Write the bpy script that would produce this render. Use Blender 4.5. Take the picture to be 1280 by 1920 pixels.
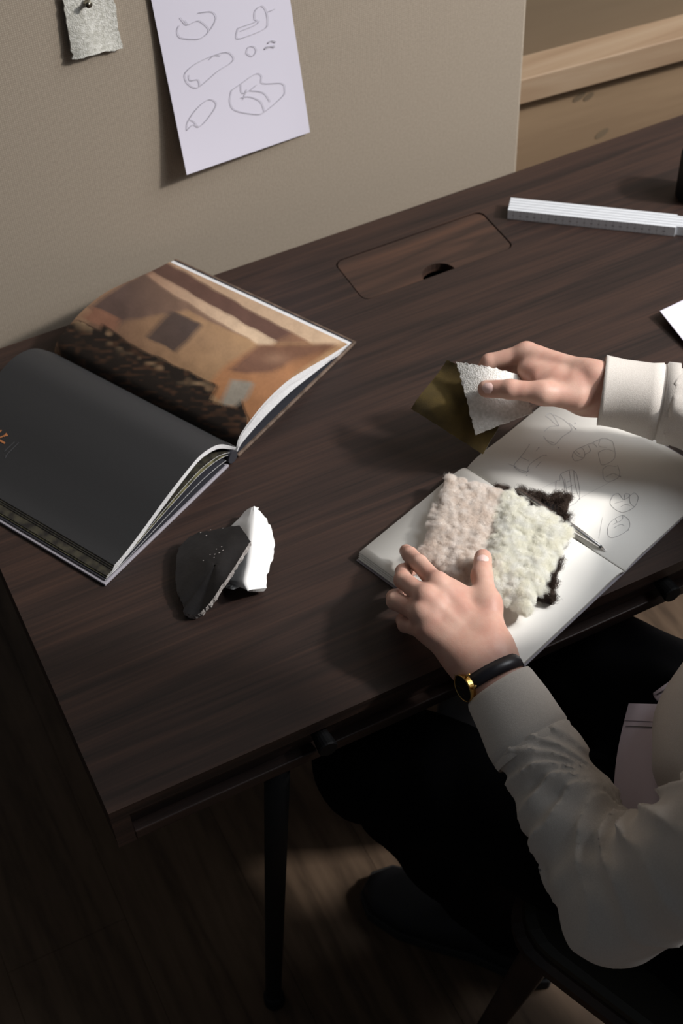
import bpy, bmesh, math, random
import numpy as np
from mathutils import Vector, Matrix

for o in list(bpy.data.objects):
    bpy.data.objects.remove(o)
scn = bpy.context.scene
COL = scn.collection
random.seed(7)
RNG = np.random.default_rng(11)

# ------------------------------------------------------------------ camera
FPX = 2694.14                                   # focal length in pixels of the 1280x1920 frame
YAW, PITCH, ROLL = (math.radians(a) for a in (23.84885, 48.83131, 3.43401))
D = 0.74                                        # height of the desk top
CAM = np.array([-0.0654, -0.7676, D + 1.27])
_f = np.array([math.sin(YAW) * math.cos(PITCH), math.cos(YAW) * math.cos(PITCH), -math.sin(PITCH)])
_r = np.array([math.cos(YAW), -math.sin(YAW), 0.0])
_d = np.cross(_f, _r)
RC = np.array([math.cos(ROLL) * _r + math.sin(ROLL) * _d, -math.sin(ROLL) * _r + math.cos(ROLL) * _d, _f])
cam_data = bpy.data.cameras.new('camera')
cam = bpy.data.objects.new('camera', cam_data)
COL.objects.link(cam)
cam.matrix_world = Matrix(((RC[0][0], -RC[1][0], -RC[2][0], CAM[0]), (RC[0][1], -RC[1][1], -RC[2][1], CAM[1]),
                           (RC[0][2], -RC[1][2], -RC[2][2], CAM[2]), (0, 0, 0, 1)))
cam_data.sensor_fit = 'VERTICAL'
cam_data.sensor_height = 36.0
cam_data.lens = FPX * 36.0 / 1920.0
cam_data.clip_start = 0.05
cam_data.dof.use_dof = True
cam_data.dof.focus_distance = 1.53
cam_data.dof.aperture_fstop = 6.3
scn.camera = cam

# ------------------------------------------------------------------ world, lights, exposure
world = bpy.data.worlds.new('world')
scn.world = world
world.use_nodes = True
world.node_tree.nodes['Background'].inputs[0].default_value = (0.86, 0.92, 1.0, 1)
world.node_tree.nodes['Background'].inputs[1].default_value = 0.065
LDIR = np.array([0.70, -0.34, 0.60])            # towards the window
LDIR = LDIR / np.linalg.norm(LDIR)
ldat = bpy.data.lights.new('window_daylight', 'AREA')
ldat.shape = 'RECTANGLE'
ldat.size = 0.24
ldat.size_y = 0.24
ldat.energy = 116.0
ldat.color = (1.0, 0.955, 0.91)
lob = bpy.data.objects.new('window_daylight', ldat)
COL.objects.link(lob)
lob.location = Vector(np.array([0.5, 0.15, 0.8]) + LDIR * 3.3)
lob.rotation_euler = Vector(LDIR).to_track_quat('Z', 'Y').to_euler()
sdat = bpy.data.lights.new('window_skylight', 'AREA')     # the sky part of the same tall window
sdat.shape = 'RECTANGLE'
sdat.size = 1.5
sdat.size_y = 1.7
sdat.energy = 74.0
sdat.color = (0.93, 0.96, 1.0)
sob = bpy.data.objects.new('window_skylight', sdat)
COL.objects.link(sob)
SDIR = np.array([0.70, -0.26, 0.66]) / np.linalg.norm([0.70, -0.26, 0.66])
sob.location = Vector(np.array([0.4, 0.2, 0.8]) + SDIR * 2.9)
sob.rotation_euler = Vector(SDIR).to_track_quat('Z', 'Y').to_euler()
vs = scn.view_settings
vs.view_transform = 'Standard'
vs.look = 'None'
vs.gamma = 1.0
vs.use_curve_mapping = False
vs.exposure = 0.0


# ------------------------------------------------------------------ pixel helpers: a pixel is a direction, z or a wall gives the depth
def ray(x, y):
    return RC.T @ np.array([(x - 640) / FPX, (y - 960) / FPX, 1.0])


def P(x, y, z=0.0):
    """point of pixel (x, y) at height z above the desk top"""
    d = ray(x, y)
    return CAM + d * ((D + z - CAM[2]) / d[2])


def PA(x, y, z):
    return P(x, y, z - D)


def PY(x, y, Y):
    d = ray(x, y)
    return CAM + d * ((Y - CAM[1]) / d[1])


def PPL(x, y, o, n):
    d = ray(x, y)
    return CAM + d * (((np.array(o) - CAM) @ n) / (d @ n))


def J(p):
    v = (np.asarray(p) - CAM) @ RC.T
    return 640 + FPX * v[..., 0] / v[..., 2], 960 + FPX * v[..., 1] / v[..., 2]


def nrm(v):
    v = np.asarray(v, float)
    return v / np.linalg.norm(v)


# ------------------------------------------------------------------ numpy noise
def vnoise(p, seed=0):
    p = np.asarray(p, float)
    i = np.floor(p).astype(np.int64)
    f = p - i
    f = f * f * (3 - 2 * f)
    out = np.zeros(p.shape[:-1])
    for dx in (0, 1):
        for dy in (0, 1):
            for dz in (0, 1):
                n = (i[..., 0] + dx) * 374761393 + (i[..., 1] + dy) * 668265263 + (i[..., 2] + dz) * 2147483647 + seed * 1274126177
                n = (n ^ (n >> 13)) * 1274126177
                n = (n ^ (n >> 16)) & 0xFFFFFF
                w = (f[..., 0] if dx else 1 - f[..., 0]) * (f[..., 1] if dy else 1 - f[..., 1]) * (f[..., 2] if dz else 1 - f[..., 2])
                out += w * (n / float(0xFFFFFF))
    return out * 2 - 1


# ------------------------------------------------------------------ object helpers
def tag(o, label=None, cat=None, group=None, kind=None):
    if label: o['label'] = label
    if cat: o['category'] = cat
    if group: o['group'] = group
    if kind: o['kind'] = kind
    return o


def root_loc(o):
    v = Vector((0, 0, 0))
    while o is not None:
        v += o.location
        o = o.parent
    return np.array(v)


def empty(name, loc, label, cat, group=None):
    o = bpy.data.objects.new(name, None)
    COL.objects.link(o)
    o.location = Vector(loc)
    o.empty_display_size = 0.02
    return tag(o, label, cat, group)


def obj(name, verts, faces, mats, parent=None, base=None, smooth=False, fmat=None, bevel=0.0, bevel_seg=2):
    """one mesh object; verts in world space; base = its origin when top-level"""
    verts = np.asarray(verts, float)
    off = root_loc(parent) if parent is not None else (np.asarray(base, float) if base is not None else np.zeros(3))
    if fmat is not None and len(set(fmat)) > 1:      # rims keep their own corners so that edges stay crisp
        remap, extra, F2 = {}, [], []
        for f, k in zip(faces, fmat):
            if k == 1:
                for i in f:
                    if i not in remap:
                        remap[i] = len(verts) + len(extra); extra.append(verts[i])
                F2.append([remap[i] for i in f])
            else: F2.append(f)
        faces = F2
        verts = np.concatenate([verts, np.array(extra)])
    me = bpy.data.meshes.new(name)
    me.from_pydata((verts - off).tolist(), [], [list(map(int, f)) for f in faces])
    if not isinstance(mats, (list, tuple)): mats = [mats]
    for m in mats: me.materials.append(m)
    if fmat is not None: me.polygons.foreach_set('material_index', np.asarray(fmat, dtype=np.int32))
    if bevel > 0:
        bm = bmesh.new(); bm.from_mesh(me)
        bmesh.ops.bevel(bm, geom=[e for e in bm.edges if e.is_manifold and e.calc_face_angle(0) > 0.5], offset=bevel, segments=bevel_seg, affect='EDGES', profile=0.5)
        bm.to_mesh(me); bm.free()
        smooth = smooth or False
    if smooth:
        me.polygons.foreach_set('use_smooth', np.ones(len(me.polygons), dtype=bool) if fmat is None or bevel > 0 else np.asarray(fmat) == 0)
    me.update()
    o = bpy.data.objects.new(name, me)
    COL.objects.link(o)
    if parent is not None: o.parent = parent
    elif base is not None: o.location = Vector(base)
    return o


BOXF = [(0, 3, 2, 1), (4, 5, 6, 7), (0, 1, 5, 4), (1, 2, 6, 5), (2, 3, 7, 6), (3, 0, 4, 7)]


def box_v(c, s, ax=None):
    ax = np.eye(3) if ax is None else np.asarray(ax)
    h = np.asarray(s) / 2
    c = np.asarray(c)
    return [c + ax[0] * a * h[0] + ax[1] * b * h[1] + ax[2] * e * h[2] for e in (-1, 1) for a, b in ((-1, -1), (1, -1), (1, 1), (-1, 1))]


def box(name, lo, hi, mat, parent=None, base=None, bevel=0.0):
    lo, hi = np.array(lo, float), np.array(hi, float)
    return obj(name, box_v((lo + hi) / 2, hi - lo), BOXF, mat, parent, base, bevel=bevel)


def frame_of(a):
    a = nrm(a)
    t = np.array([0, 0, 1.0]) if abs(a[2]) < 0.9 else np.array([1.0, 0, 0])
    u = nrm(np.cross(t, a))
    return u, np.cross(a, u), a


def loft(rings, close_ends=True):
    """rings: list of (n,3) arrays -> verts, faces"""
    n = len(rings[0])
    V = np.concatenate(rings)
    F = []
    for k in range(len(rings) - 1):
        for i in range(n):
            j = (i + 1) % n
            F.append((k * n + i, k * n + j, (k + 1) * n + j, (k + 1) * n + i))
    if close_ends:
        F.append(tuple(range(n - 1, -1, -1)))
        F.append(tuple(range((len(rings) - 1) * n, len(rings) * n)))
    return V, F


def tube_v(pts, rad, n=16, flat=None, close=True):
    pts = [np.asarray(p, float) for p in pts]
    rings = []
    up = None
    for k, p in enumerate(pts):
        a = nrm(pts[min(k + 1, len(pts) - 1)] - pts[max(k - 1, 0)])
        if up is None: u, v, _ = frame_of(a)
        else:
            u = nrm(up - a * (up @ a)); v = np.cross(a, u)
        up = u
        r = rad[k] if hasattr(rad, '__len__') else rad
        th = np.linspace(0, 2 * math.pi, n, endpoint=False)
        rings.append(p + r * (np.cos(th)[:, None] * u + np.sin(th)[:, None] * v))
    return loft(rings, close)


def merge(parts):
    V, F, k = [], [], 0
    for v, f in parts:
        v = np.asarray(v)
        V.append(v)
        F += [tuple(i + k for i in q) for q in f]
        k += len(v)
    return np.concatenate(V), F


def ribbon_v(pts, w, n):
    """flat stroke of width w on a surface with normal n"""
    pts = [np.asarray(p, float) for p in pts]
    V, F = [], []
    for k, p in enumerate(pts):
        a = nrm(pts[min(k + 1, len(pts) - 1)] - pts[max(k - 1, 0)] + 1e-9)
        s = nrm(np.cross(n, a)) * w / 2
        V += [p - s, p + s]
    for k in range(len(pts) - 1):
        F.append((2 * k, 2 * k + 1, 2 * k + 3, 2 * k + 2))
    return np.array(V), F


def smooth_poly(pts, sub=4):
    """Catmull-Rom through pixel points"""
    p = [np.array(q, float) for q in pts]
    out = []
    for i in range(len(p) - 1):
        a, b, c, d = p[max(i - 1, 0)], p[i], p[i + 1], p[min(i + 2, len(p) - 1)]
        for s in range(sub):
            t = s / sub
            out.append(0.5 * ((2 * b) + (c - a) * t + (2 * a - 5 * b + 4 * c - d) * t * t + (3 * b - a - 3 * c + d) * t ** 3))
    out.append(p[-1])
    return out


# ------------------------------------------------------------------ signed distance shapes and their surface
def rcone(p, a, b, ra, rb):
    a = np.asarray(a, float); b = np.asarray(b, float)
    ab = b - a
    h = np.clip(((p - a) @ ab) / (ab @ ab), 0, 1)
    return np.linalg.norm(p - (a + h[..., None] * ab), axis=-1) - (ra + (rb - ra) * h)


def ellip(p, c, axes, r):
    q = (p - np.asarray(c, float)) @ np.asarray(axes).T
    k0 = np.linalg.norm(q / r, axis=-1)
    k1 = np.linalg.norm(q / (np.asarray(r) ** 2), axis=-1)
    return k0 * (k0 - 1) / np.maximum(k1, 1e-6)


def smin(a, b, k):
    h = np.clip(0.5 + 0.5 * (b - a) / k, 0, 1)
    return b * (1 - h) + a * h - k * h * (1 - h)


def smax(a, b, k):
    return -smin(-a, -b, k)


def surface(fn, lo, hi, h):
    lo, hi = np.asarray(lo, float), np.asarray(hi, float)
    n = np.ceil((hi - lo) / h).astype(int) + 1
    ax = [lo[i] + h * np.arange(n[i]) for i in range(3)]
    Fv = np.empty(n)
    for s in range(0, n[0], 24):
        G = np.stack(np.meshgrid(ax[0][s:s + 24], ax[1], ax[2], indexing='ij'), -1)
        Fv[s:s + 24] = fn(G)
    S = Fv < 0
    c = [S[dx:n[0] - 1 + dx, dy:n[1] - 1 + dy, dz:n[2] - 1 + dz] for dx in (0, 1) for dy in (0, 1) for dz in (0, 1)]
    cnt = sum(x.astype(np.int8) for x in c)
    cells = np.argwhere((cnt > 0) & (cnt < 8))
    idx = -np.ones(n - 1, dtype=np.int64)
    idx[cells[:, 0], cells[:, 1], cells[:, 2]] = np.arange(len(cells))
    corners = [(dx, dy, dz) for dx in (0, 1) for dy in (0, 1) for dz in (0, 1)]
    val = [Fv[cells[:, 0] + a, cells[:, 1] + b, cells[:, 2] + e] for a, b, e in corners]
    acc = np.zeros((len(cells), 3)); num = np.zeros(len(cells))
    for i in range(8):
        for k in range(3):
            if corners[i][k] == 0:
                q = list(corners[i]); q[k] = 1
                j = corners.index(tuple(q))
                m = (val[i] < 0) != (val[j] < 0)
                t = val[i][m] / (val[i][m] - val[j][m])
                pt = np.tile(np.array(corners[i], float), (m.sum(), 1)); pt[:, k] += t
                acc[m] += pt; num[m] += 1
    V = lo + h * (cells + acc / num[:, None])
    Q = []
    for k in range(3):
        a, b = (k + 1) % 3, (k + 2) % 3
        sl0 = [slice(None)] * 3; sl1 = [slice(None)] * 3
        sl0[k] = slice(0, -1); sl1[k] = slice(1, None)
        s0, s1 = S[tuple(sl0)], S[tuple(sl1)]
        e = np.argwhere(s0 != s1)
        e = e[(e[:, a] > 0) & (e[:, b] > 0) & (e[:, a] < n[a] - 1) & (e[:, b] < n[b] - 1)]
        flip = s0[e[:, 0], e[:, 1], e[:, 2]]
        def cell(da, db):
            q = e.copy(); q[:, a] -= da; q[:, b] -= db
            return idx[q[:, 0], q[:, 1], q[:, 2]]
        quad = np.stack([cell(1, 1), cell(0, 1), cell(0, 0), cell(1, 0)], 1)
        quad[~flip] = quad[~flip][:, ::-1]
        Q.append(quad)
    return V, np.concatenate(Q).tolist()


# ------------------------------------------------------------------ materials
def mat(name, color=(0.5, 0.5, 0.5), rough=0.6, metal=0.0, spec=0.5, noise=None, bump=None, sheen=0.0, sss=0.0, extra=None):
    m = bpy.data.materials.new(name)
    m.use_nodes = True
    nt = m.node_tree
    b = nt.nodes['Principled BSDF']
    b.inputs['Base Color'].default_value = (*color, 1)
    b.inputs['Roughness'].default_value = rough
    b.inputs['Metallic'].default_value = metal
    b.inputs['Specular IOR Level'].default_value = spec
    if sheen: b.inputs['Sheen Weight'].default_value = sheen
    if sss:
        b.inputs['Subsurface Weight'].default_value = sss
        b.inputs['Subsurface Radius'].default_value = (0.9, 0.35, 0.2)
        b.inputs['Subsurface Scale'].default_value = 0.008
    tc = nt.nodes.new('ShaderNodeTexCoord')
    if noise:                                  # (scale, colour2, detail)
        n = nt.nodes.new('ShaderNodeTexNoise')
        n.inputs['Scale'].default_value = noise[0]; n.inputs['Detail'].default_value = noise[2] if len(noise) > 2 else 4
        r = nt.nodes.new('ShaderNodeValToRGB')
        r.color_ramp.elements[0].position = 0.35; r.color_ramp.elements[1].position = 0.65
        r.color_ramp.elements[0].color = (*color, 1); r.color_ramp.elements[1].color = (*noise[1], 1)
        nt.links.new(tc.outputs['Object'], n.inputs['Vector'])
        nt.links.new(n.outputs['Fac'], r.inputs['Fac'])
        nt.links.new(r.outputs['Color'], b.inputs['Base Color'])
    if bump:                                   # (scale, strength, distance)
        n2 = nt.nodes.new('ShaderNodeTexNoise')
        n2.inputs['Scale'].default_value = bump[0]; n2.inputs['Detail'].default_value = 3
        bp = nt.nodes.new('ShaderNodeBump')
        bp.inputs['Strength'].default_value = bump[1]; bp.inputs['Distance'].default_value = bump[2]
        nt.links.new(tc.outputs['Object'], n2.inputs['Vector'])
        nt.links.new(n2.outputs['Fac'], bp.inputs['Height'])
        nt.links.new(bp.outputs['Normal'], b.inputs['Normal'])
    if extra: extra(nt, b, tc)
    return m


def wood(name, cols, stretch=(1.2, 16, 16), scale=3.0, rough=0.45, rot=0.0, rings=1.0, fine=0.35, spec=0.5):
    """straight grain along x with cathedral figure; cols dark, mid, light"""
    def ex(nt, b, tc):
        mp = nt.nodes.new('ShaderNodeMapping')
        mp.inputs['Scale'].default_value = stretch
        mp.inputs['Rotation'].default_value = (0, 0, rot)
        nt.links.new(tc.outputs['Object'], mp.inputs['Vector'])
        n1 = nt.nodes.new('ShaderNodeTexNoise'); n1.inputs['Scale'].default_value = scale * 0.45; n1.inputs['Detail'].default_value = 2; n1.inputs['Distortion'].default_value = 0.6 * rings
        nt.links.new(mp.outputs[0], n1.inputs['Vector'])
        mul = nt.nodes.new('ShaderNodeMath'); mul.operation = 'MULTIPLY'; mul.inputs[1].default_value = 7.0 * rings
        fr = nt.nodes.new('ShaderNodeMath'); fr.operation = 'PINGPONG'; fr.inputs[1].default_value = 1.0
        nt.links.new(n1.outputs['Fac'], mul.inputs[0]); nt.links.new(mul.outputs[0], fr.inputs[0])
        mp2 = nt.nodes.new('ShaderNodeMapping')
        mp2.inputs['Scale'].default_value = (stretch[0] * 5, stretch[1] * 14, stretch[2] * 14)
        mp2.inputs['Rotation'].default_value = (0, 0, rot)
        nt.links.new(tc.outputs['Object'], mp2.inputs['Vector'])
        n2 = nt.nodes.new('ShaderNodeTexNoise'); n2.inputs['Scale'].default_value = 1.6; n2.inputs['Detail'].default_value = 5
        nt.links.new(mp2.outputs[0], n2.inputs['Vector'])
        mx = nt.nodes.new('ShaderNodeMix'); mx.data_type = 'FLOAT'; mx.inputs[0].default_value = fine
        nt.links.new(fr.outputs[0], mx.inputs[2]); nt.links.new(n2.outputs['Fac'], mx.inputs[3])
        r = nt.nodes.new('ShaderNodeValToRGB')
        e = r.color_ramp.elements
        e[0].position = 0.18; e[0].color = (*cols[0], 1)
        e[1].position = 0.85; e[1].color = (*cols[2], 1)
        m_ = e.new(0.5); m_.color = (*cols[1], 1)
        nt.links.new(mx.outputs[0], r.inputs['Fac'])
        nt.links.new(r.outputs['Color'], b.inputs['Base Color'])
        bp = nt.nodes.new('ShaderNodeBump'); bp.inputs['Strength'].default_value = 0.25; bp.inputs['Distance'].default_value = 0.0006
        nt.links.new(n2.outputs['Fac'], bp.inputs['Height']); nt.links.new(bp.outputs['Normal'], b.inputs['Normal'])
    return mat(name, cols[1], rough, spec=spec, extra=ex)


def woven(name, c1, c2, scale=900.0, rough=0.95, strength=0.4, sheen=0.2):
    def ex(nt, b, tc):
        w = []
        for k, d in enumerate(('X', 'Z')):
            t = nt.nodes.new('ShaderNodeTexWave'); t.bands_direction = d
            t.inputs['Scale'].default_value = scale / 6.28; t.inputs['Distortion'].default_value = 1.5; t.inputs['Detail Scale'].default_value = 3
            nt.links.new(tc.outputs['Object'], t.inputs['Vector']); w.append(t)
        mu = nt.nodes.new('ShaderNodeMath'); mu.operation = 'MULTIPLY'
        nt.links.new(w[0].outputs['Fac'], mu.inputs[0]); nt.links.new(w[1].outputs['Fac'], mu.inputs[1])
        n = nt.nodes.new('ShaderNodeTexNoise'); n.inputs['Scale'].default_value = scale * 0.4; n.inputs['Detail'].default_value = 3
        nt.links.new(tc.outputs['Object'], n.inputs['Vector'])
        mx = nt.nodes.new('ShaderNodeMix'); mx.data_type = 'FLOAT'; mx.inputs[0].default_value = 0.55
        nt.links.new(mu.outputs[0], mx.inputs[2]); nt.links.new(n.outputs['Fac'], mx.inputs[3])
        r = nt.nodes.new('ShaderNodeValToRGB'); r.color_ramp.elements[0].color = (*c1, 1); r.color_ramp.elements[1].color = (*c2, 1)
        r.color_ramp.elements[0].position = 0.2; r.color_ramp.elements[1].position = 0.75
        nt.links.new(mx.outputs[0], r.inputs['Fac']); nt.links.new(r.outputs['Color'], b.inputs['Base Color'])
        bp = nt.nodes.new('ShaderNodeBump'); bp.inputs['Strength'].default_value = strength; bp.inputs['Distance'].default_value = 0.0006
        nt.links.new(mx.outputs[0], bp.inputs['Height']); nt.links.new(bp.outputs['Normal'], b.inputs['Normal'])
    return mat(name, c1, rough, spec=0.2, sheen=sheen, extra=ex)


def vcol_mat(name, rough=0.45):
    def ex(nt, b, tc):
        a = nt.nodes.new('ShaderNodeVertexColor'); a.layer_name = 'print'
        nt.links.new(a.outputs['Color'], b.inputs['Base Color'])
    return mat(name, rough=rough, spec=0.35, extra=ex)


M = {}
M['desk'] = wood('dark_stained_oak', ((0.0095, 0.0065, 0.0058), (0.026, 0.0145, 0.0115), (0.048, 0.0245, 0.017)), stretch=(0.9, 15, 15), scale=3.4, rough=0.5, rings=0.9, fine=0.70, spec=0.4)
M['lid'] = wood('dark_oak_lid', ((0.028, 0.016, 0.012), (0.05, 0.026, 0.018), (0.075, 0.036, 0.022)), stretch=(1.6, 14, 14), scale=5, rough=0.5, rings=0.6, spec=0.4)
M['black'] = mat('black_lacquer', (0.005, 0.005, 0.0055), 0.6, spec=0.25)
M['floor'] = wood('dark_floor_oak', ((0.05, 0.031, 0.018), (0.085, 0.054, 0.033), (0.11, 0.072, 0.045)), stretch=(14, 1.0, 14), scale=3.0, rough=0.6, rings=1.0, fine=0.55, spec=0.3)
M['pinboard'] = woven('greige_fabric', (0.26, 0.215, 0.165), (0.36, 0.305, 0.24), 700, strength=0.35, sheen=0.1)
M['ply'] = wood('birch_plywood', ((0.19, 0.125, 0.072), (0.25, 0.17, 0.10), (0.29, 0.2, 0.12)), stretch=(0.8, 4, 4), scale=2.0, rough=0.65, rings=0.5, fine=0.3)
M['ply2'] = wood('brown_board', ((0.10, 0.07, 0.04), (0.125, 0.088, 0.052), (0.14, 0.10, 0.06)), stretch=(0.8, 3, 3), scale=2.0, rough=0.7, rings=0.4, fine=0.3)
M['pine'] = wood('pale_pine', ((0.23, 0.15, 0.09), (0.27, 0.185, 0.115), (0.30, 0.215, 0.14)), stretch=(1.0, 10, 10), scale=3, rough=0.6, rings=0.8)
M['paper'] = mat('white_paper', (0.61, 0.585, 0.665), 0.85, spec=0.2, bump=(600, 0.1, 0.0003))
M['page'] = mat('sketchbook_paper', (0.80, 0.785, 0.74), 0.85, spec=0.2, bump=(900, 0.12, 0.0003))
M['leafedge'] = mat('page_edges', (0.70, 0.69, 0.69), 0.8, noise=(500, (0.60, 0.59, 0.59), 2))
M['pencil'] = mat('graphite', (0.30, 0.29, 0.31), 0.6)
M['pencil_wall'] = mat('soft_graphite', (0.41, 0.395, 0.44), 0.7)
M['blackpage'] = mat('black_printed_page', (0.021, 0.021, 0.022), 0.6, spec=0.35, noise=(1500, (0.027, 0.027, 0.028)))
M['darkprint'] = mat('dark_print', (0.012, 0.011, 0.011), 0.4, noise=(90, (0.05, 0.045, 0.03), 6))
M['greenprint'] = mat('garden_print', (0.02, 0.022, 0.015), 0.4, noise=(160, (0.20, 0.18, 0.09), 8))
M['bookboard'] = mat('grey_cover_board', (0.30, 0.28, 0.31), 0.6)
M['bookcover'] = mat('brown_printed_cover', (0.07, 0.045, 0.03), 0.5, noise=(70, (0.16, 0.11, 0.08), 6))
M['navy'] = mat('dark_endpaper', (0.02, 0.02, 0.026), 0.6)
M['print'] = vcol_mat('photo_print')
M['copper'] = mat('copper_ink', (0.42, 0.16, 0.06), 0.4)
M['greyink'] = mat('grey_ink', (0.06, 0.06, 0.065), 0.5)
M['shard_dark'] = mat('dark_glazed_clay', (0.012, 0.011, 0.012), 0.55, noise=(60, (0.02, 0.018, 0.018), 6), bump=(250, 0.3, 0.0006))
M['shard_edge'] = mat('speckled_broken_clay', (0.42, 0.39, 0.37), 0.9, noise=(420, (0.16, 0.14, 0.13), 3), bump=(500, 0.8, 0.0015))
M['shard_white'] = mat('white_plaster', (0.80, 0.79, 0.77), 0.7, spec=0.3, bump=(120, 0.15, 0.0008))
M['white_lacquer'] = mat('white_lacquer', (0.62, 0.64, 0.67), 0.55)
M['slat_face'] = mat('greyed_ruler_face', (0.5, 0.46, 0.45), 0.6)
M['ink'] = mat('black_ink', (0.05, 0.05, 0.05), 0.6)
M['boucle'] = mat('white_boucle', (0.66, 0.64, 0.59), 0.95, spec=0.1, noise=(260, (0.82, 0.80, 0.76), 3), bump=(650, 0.7, 0.0016), sheen=0.3)
M['boucle_grey'] = mat('grey_white_boucle', (0.42, 0.41, 0.36), 0.95, spec=0.1, noise=(200, (0.62, 0.61, 0.56), 3), bump=(600, 0.7, 0.0016), sheen=0.3)
M['velvet'] = mat('olive_velvet', (0.050, 0.033, 0.006), 0.8, spec=0.15, noise=(45, (0.085, 0.055, 0.010), 4), sheen=0.35, bump=(900, 0.3, 0.0006))
M['skin'] = mat('skin', (0.60, 0.375, 0.295), 0.5, spec=0.35, noise=(38, (0.53, 0.285, 0.22), 5), bump=(700, 0.22, 0.0005), sss=0.25)
M['nail'] = mat('fingernail', (0.80, 0.55, 0.50), 0.18, spec=0.6)
M['jersey'] = mat('ecru_jersey', (0.58, 0.535, 0.485), 0.95, spec=0.1, noise=(900, (0.65, 0.605, 0.555), 2), bump=(1100, 0.35, 0.0008), sheen=0.25)
M['shirt'] = mat('lilac_poplin', (0.62, 0.54, 0.60), 0.85, spec=0.15, bump=(700, 0.2, 0.0004))
M['trouser'] = mat('black_wool', (0.0032, 0.0032, 0.0038), 0.95, spec=0.05, bump=(600, 0.3, 0.0006))
M['shoe'] = mat('black_shoe_leather', (0.010, 0.010, 0.0115), 0.6, spec=0.3)
M['sole'] = mat('black_rubber', (0.008, 0.008, 0.008), 0.75)
M['hair'] = mat('brown_hair', (0.05, 0.03, 0.018), 0.5, bump=(200, 0.8, 0.004))
M['strap'] = mat('black_leather_strap', (0.014, 0.013, 0.018), 0.38)
M['gold'] = mat('gold', (0.62, 0.40, 0.13), 0.28, metal=1.0)
M['dial'] = mat('black_dial', (0.012, 0.013, 0.011), 0.25)
M['steel'] = mat('brushed_steel', (0.62, 0.61, 0.60), 0.3, metal=1.0)
M['chairwood'] = wood('dark_chair_wood', ((0.014, 0.008, 0.006), (0.026, 0.014, 0.010), (0.04, 0.022, 0.014)), stretch=(4, 4, 4), scale=3, rough=0.5)
M['chairpad'] = mat('dark_olive_leather', (0.020, 0.018, 0.012), 0.5, bump=(300, 0.2, 0.0006))
M['pin'] = mat('pin_metal', (0.35, 0.32, 0.25), 0.35, metal=1.0)


def fibre(name, c1, c2, rough=0.75, glow=0.5):
    def ex(nt, b, tc):
        n = nt.nodes.new('ShaderNodeTexNoise'); n.inputs['Scale'].default_value = 90
        r = nt.nodes.new('ShaderNodeValToRGB'); r.color_ramp.elements[0].color = (*c1, 1); r.color_ramp.elements[1].color = (*c2, 1)
        r.color_ramp.elements[0].position = 0.38; r.color_ramp.elements[1].position = 0.62
        nt.links.new(tc.outputs['Object'], n.inputs['Vector']); nt.links.new(n.outputs['Fac'], r.inputs['Fac']); nt.links.new(r.outputs['Color'], b.inputs['Base Color'])
        tr = nt.nodes.new('ShaderNodeBsdfTranslucent'); mx = nt.nodes.new('ShaderNodeMixShader'); mx.inputs[0].default_value = glow
        nt.links.new(r.outputs['Color'], tr.inputs['Color'])
        out = nt.nodes['Material Output']
        nt.links.new(b.outputs[0], mx.inputs[1]); nt.links.new(tr.outputs[0], mx.inputs[2]); nt.links.new(mx.outputs[0], out.inputs['Surface'])
    return mat(name, c1, rough, spec=0.15, extra=ex)


M['wool_beige'] = fibre('beige_wool', (0.89, 0.82, 0.755), (0.95, 0.91, 0.87))
M['wool_cream'] = fibre('cream_wool', (0.97, 0.96, 0.885), (0.98, 0.978, 0.945))
M['fur_brown'] = fibre('dark_brown_fur', (0.035, 0.022, 0.017), (0.10, 0.07, 0.055), glow=0.2)
M['hide'] = mat('fleece_hide', (0.86, 0.80, 0.72), 0.9)
M['hide_black'] = mat('black_hide', (0.012, 0.011, 0.012), 0.4)

# ================================================================== THE SETTING
floor = box('floor', (-2.6, -2.0, -0.05), (3.0, 2.6, -0.012), M['ink'])
tag(floor, 'dark brown oak plank floor under the desk', kind='structure')
pw, gap = 0.185, 0.0003
pl_me = None
for i in range(-13, 16):
    yy = -2.0 - (i * 0.57 % 1.7)
    while yy < 2.6:
        lo, hi = max(yy, -2.0), min(yy + 1.7, 2.6)
        if hi - lo > 0.02:
            o = box('plank', (i * pw + gap, lo + gap, -0.012), ((i + 1) * pw - gap, hi - gap, 0.0), M['floor'], floor)
        yy += 1.7

WY = 0.80                                       # face of the pin board
wa = math.radians(-4.6)                         # the boarded wall behind it stands slightly askew
wx = np.array([math.cos(wa), math.sin(wa), 0]); wy = np.array([-wx[1], wx[0], 0]); wz = np.array([0, 0, 1.0])
wo = np.array([0.95, 0.875, 0])
WAX = np.stack([wx, wy, wz])
wall = empty('wall_back', wo, 'brown boarded wall behind the pin board', None)
wall['kind'] = 'structure'
r0 = PPL(974, 178, wo, wy)[2]; r1 = PPL(976, 131, wo, wy)[2]
obj('board', box_v(wo + wx * 0.9 + wy * 0.012 + wz * (r0 / 2), (2.4, 0.024, r0), WAX), BOXF, M['ply'], wall)
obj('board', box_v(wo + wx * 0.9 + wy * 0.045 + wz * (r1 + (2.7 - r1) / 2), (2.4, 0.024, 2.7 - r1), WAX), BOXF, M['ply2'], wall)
obj('rail', box_v(wo + wx * 0.9 + wy * 0.01 + wz * ((r0 + r1) / 2), (2.4, 0.07, r1 - r0), WAX), BOXF, M['pine'], wall, bevel=0.002)
kn = []
for px, py, sx, sz in ((1085, 182, .011, .006), (1103, 181, .009, .006), (1128, 250, .012, .007)):
    c = PPL(px, py, wo, wy) - wy * 0.0006
    th = np.linspace(0, 2 * math.pi, 14, endpoint=False)
    kn.append(([c + wx * (sx * math.cos(t)) + wz * (sz * math.sin(t) + .35 * sx * math.cos(t)) for t in th], [tuple(range(14))]))
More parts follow.
